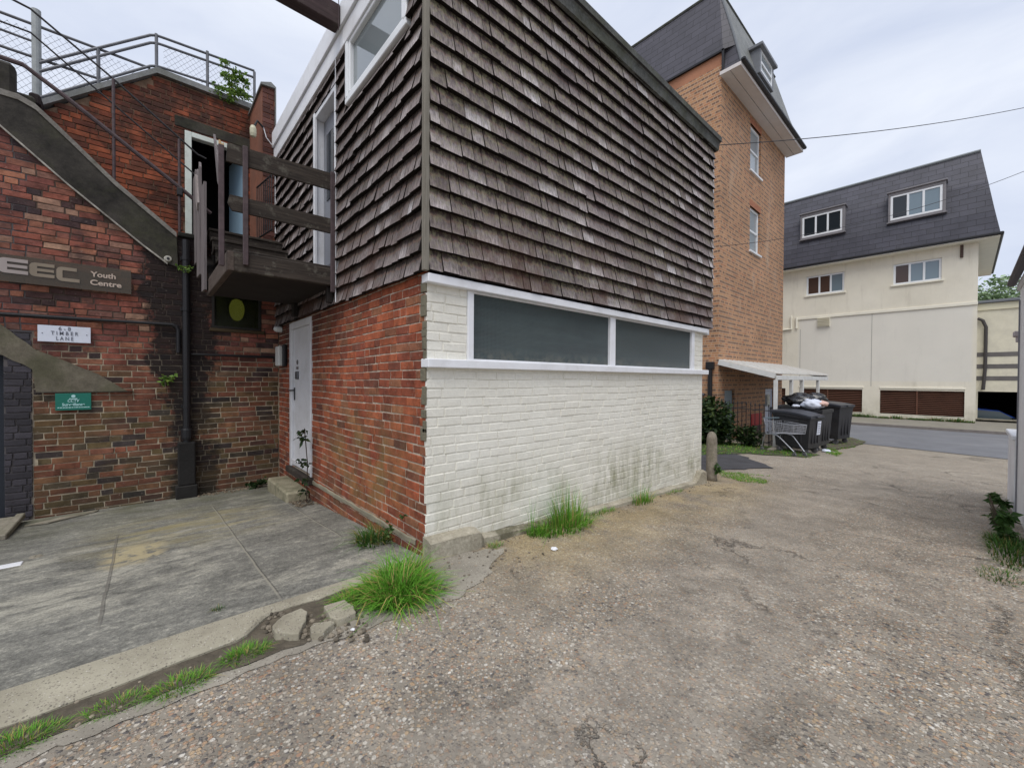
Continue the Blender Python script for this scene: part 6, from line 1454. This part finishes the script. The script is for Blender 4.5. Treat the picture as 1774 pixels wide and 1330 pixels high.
# ---- garage extension
EX = 28.0
ge = thing('garage_extension', (EX, -2, -.5), 'low pale extension with an open undercroft to the right of the cream building', 'building')
eop = (-3.2, -.40, -.30, .92)
b = MB(); backing(b, (EX,0,0), (0,1,0), (-1,0,0), -8, cyR-.01, -.6, 4.85, [eop], .3); b.build('wall', mat('yellow_cream_render', (.68,.64,.51), .85, var=.08, dirt=(.45,.42,.36), dscale=2, damt=.4), ge)
b = MB(); b.bbox((EX-.06, -8, 4.55), (EX-.002, cyR-.012, 4.85), .01); b.build('fascia', mat('cream_fascia', (.68,.64,.48), .7), ge)
b = MB(); b.bbox((EX-.18, -8, 4.86), (35, cyR-.012, 4.98), .02); b.build('roof', mat('grey_roof', (.16,.17,.19), .6), ge)
b = MB()
for z in (1.42, 1.95, 2.48): b.bbox((EX-.015, -3.3, z), (EX-.001, cyR-.02, z+.19), .003)
b.build('dark_band', mat('dark_slit', (.14,.13,.125), .8, var=.2), ge)
b = MB(); b.bbox((EX-.08, -8, -.6), (EX-.001, cyR-.02, -.34), .01); b.bbox((EX-.08, -3.6, -.6), (EX+.2, cyR-.02, -.30), .01); b.build('low_wall', CONC_L, ge)
b = MB(); b.box((35, -8, -2), (35.1, 5, .95)); b.box((EX+.3, 5, -2), (35, 5.1, .95)); b.box((EX+.3, -8, .9), (35, 5, .95)); b.box((EX+.3, -8.1, -2), (35, -8, .9)); b.box((CX+.31, 3.3, -2), (EX+.3, 3.4, .95)); b.build('undercroft', DARKIN, ge)
b = MB(); b.tube([(EX-.12, -.35, 4.2), (EX-.12, -.50, 4.1), (EX-.12, -.60, 3.8), (EX-.12, -.60, 2.0), (EX-.12, -.55, 1.0)], .06, 8); tag(b.build('downpipe', mat('rusty_black_pipe', (.05,.045,.045), .6)), 'bent black downpipe in the corner of the pale extension', 'drainpipe')
# blue car in the undercroft
car = thing('blue_car', (30.2, -.62, -1.4), 'blue car parked behind the low wall in the undercroft', 'car')
CZ = -1.40; prof = [(-2.0,.35),(-2.05,.62),(-1.95,.85),(-1.15,.98),(-.45,1.43),(.2,1.50),(1.0,1.46),(1.75,1.05),(2.0,.9),(2.05,.4)]
cyc = -.62; b = MB(); rows = []
for (hw, inset) in ((-.84,.05),(-.80,0),(.80,0),(.84,.05)):
    rows.append([(30.2+hw, cyc+p[0]*(1-inset*.1), CZ+p[1]-inset*.5) for p in prof])
n = len(prof)
for r in rows: b.v += r
for j in range(3):
    for i in range(n): b.face((j*n+i, j*n+(i+1) % n, (j+1)*n+(i+1) % n, (j+1)*n+i))
b.face(list(range(n))[::-1]); b.face([3*n+i for i in range(n)]); co = b.build('body', mat('blue_car_paint', (.04,.13,.60), .25, spec=.7), car)
b = MB(); b.prism([(29.352, cyc-.98, CZ+1.03), (29.352, cyc-.48, CZ+1.38), (29.352, cyc+.2, CZ+1.42), (29.352, cyc+.95, CZ+1.38), (29.352, cyc+1.5, CZ+1.05)], (-.004,0,0)); b.build('side_window', mat('car_glass', (.28,.34,.34), .08, spec=.8), car)
b = MB(); b.bbox((29.15, cyc-.98, CZ+.98), (29.34, cyc-.83, CZ+1.13), .03); b.build('door_mirror', BLK, car)
for y in (-1.3, 1.3):
    for x in (29.36, 30.9):
        b = MB(); b.lathe((x, cyc+y, CZ+.31), [(.02,0),(.2,0),(.31,.02),(.31,.17),(.2,.19),(.02,.19)], 18, axis='X'); b.build('wheel', RUB, car)
# distant tree behind the extension
dt = thing('distant_tree', (42, -3, -.5), 'light green tree showing above the roof of the pale extension', 'tree')
b = MB(); b.tube([(42, -1.2, -1), (42, -1.2, 4), (42.2, -1.1, 6.5)], [.25,.18,.05], 8)
for k in range(7): rn = random.Random(k); b.tube([(42, -1.2, 4+.3*k), (42+rn.uniform(-1,1), -1.2+rn.uniform(-1.6,1.6), 6+.3*k)], [.07,.02], 5)
b.build('trunk', BARK, dt)
b = MB(); leafy(b, (42, -1.3, 6.5), (1.6,1.9,1.7), 2600, .22, 4); b.build('crown', mat('far_leaf', (.26,.36,.20), .8, island=.3), dt, fixn=False)

# ================================================================== RIGHT WHITE BUILDING
rb = thing('white_building', (7, -.5, -.3), 'white painted building close on the right edge with dark guttering', 'building')
WR = mat('white_render', (.80,.80,.81), .7, var=.05, vscale=2, dirt=(.42,.42,.42), dscale=3, damt=.25)
RY = -.46
b = MB(); b.bbox((5.4, RY-3.5, -.6), (8.32, RY, 2.55), .01); b.build('wall', WR, rb)
b = MB(); b.tube([(8.12, RY+.012, -.28), (8.10, RY+.012, 1.0), (8.14, RY+.012, 2.4)], .008, 5); b.build('cable', mat('grey_cable', (.2,.2,.22), .6), rb)
b = MB(); b.bbox((5.3, RY-3.6, 2.55), (8.45, RY+.02, 2.64), .01); b.build('eave_board', mat('white_eave', (.6,.6,.62), .6), rb)
b = MB(); b.bbox((5.3, RY+.021, 2.63), (8.55, RY+.10, 2.70), .02); b.build('gutter', mat('purple_black_gutter', (.02,.012,.03), .5), rb)
b = MB(); b.prism([(5.3, RY+.0, 2.66), (5.3, RY-1.7, 4.2), (5.3, RY-1.7, 4.1), (5.3, RY-.03, 2.6)], (2.78,0,0)); b.prism([(5.3, RY-1.7, 4.2), (5.3, RY-3.5, 2.66), (5.3, RY-3.5, 2.6), (5.3, RY-1.7, 4.1)], (2.9,0,0)); b.build('roof', mat('brown_tile', (.09,.04,.045), .8, var=.3, bump=.5), rb)
b = MB(); b.prism([(8.06, RY-.05, 2.64), (8.06, RY-1.7, 4.05), (8.06, RY-3.4, 2.64)], (-.1,0,0)); b.build('gable', WR, rb)
b = MB(); b.bbox((8.25, RY, 1.95), (8.42, RY+.05, 2.02), .01); b.bbox((8.27, RY, 1.88), (8.34, RY+.03, 1.95), .008); b.build('corbel', mat('pinkish_stone', (.45,.40,.40), .8), rb)
gw = thing('garden_wall', (8.9, -.5, -.3), 'low white painted garden wall with a flat coping beside the white building', 'wall')
b = MB(); b.bbox((8.325, RY-.22, -.6), (9.45, RY+.02, .62), .008); b.build('wall', WR, gw)
b = MB(); b.bbox((8.325, RY-.26, .622), (9.5, RY+.045, .68), .01); b.build('coping', WP, gw)

# ================================================================== OVERHEAD WIRES
def wire(label, a, c, sag, r=.008):
    a = Vector(a); c = Vector(c); pts = []
    for i in range(25): t = i/24; p = a.lerp(c, t); p.z -= sag*4*t*(1-t); pts.append(p)
    b = MB(); b.tube(pts, r, 5); tag(b.build('overhead_cable', mat('cable_black', (.03,.03,.035), .6)), label, 'cable', 'overhead cables')
p = on(0, 14, 1774, 187); wire('overhead cable from the shingled roof corner to the right, crossing the sky', (6.84, 2.66, 5.12), p, .10, .007)
p1 = on(1, 5.0, 1248, 427); p2 = on(0, 20, 1774, 297); wire('thin overhead cable rising from the tall brick building past the cream building dormers', p1, p2, .35, .008)
print('objects', len(bpy.data.objects))
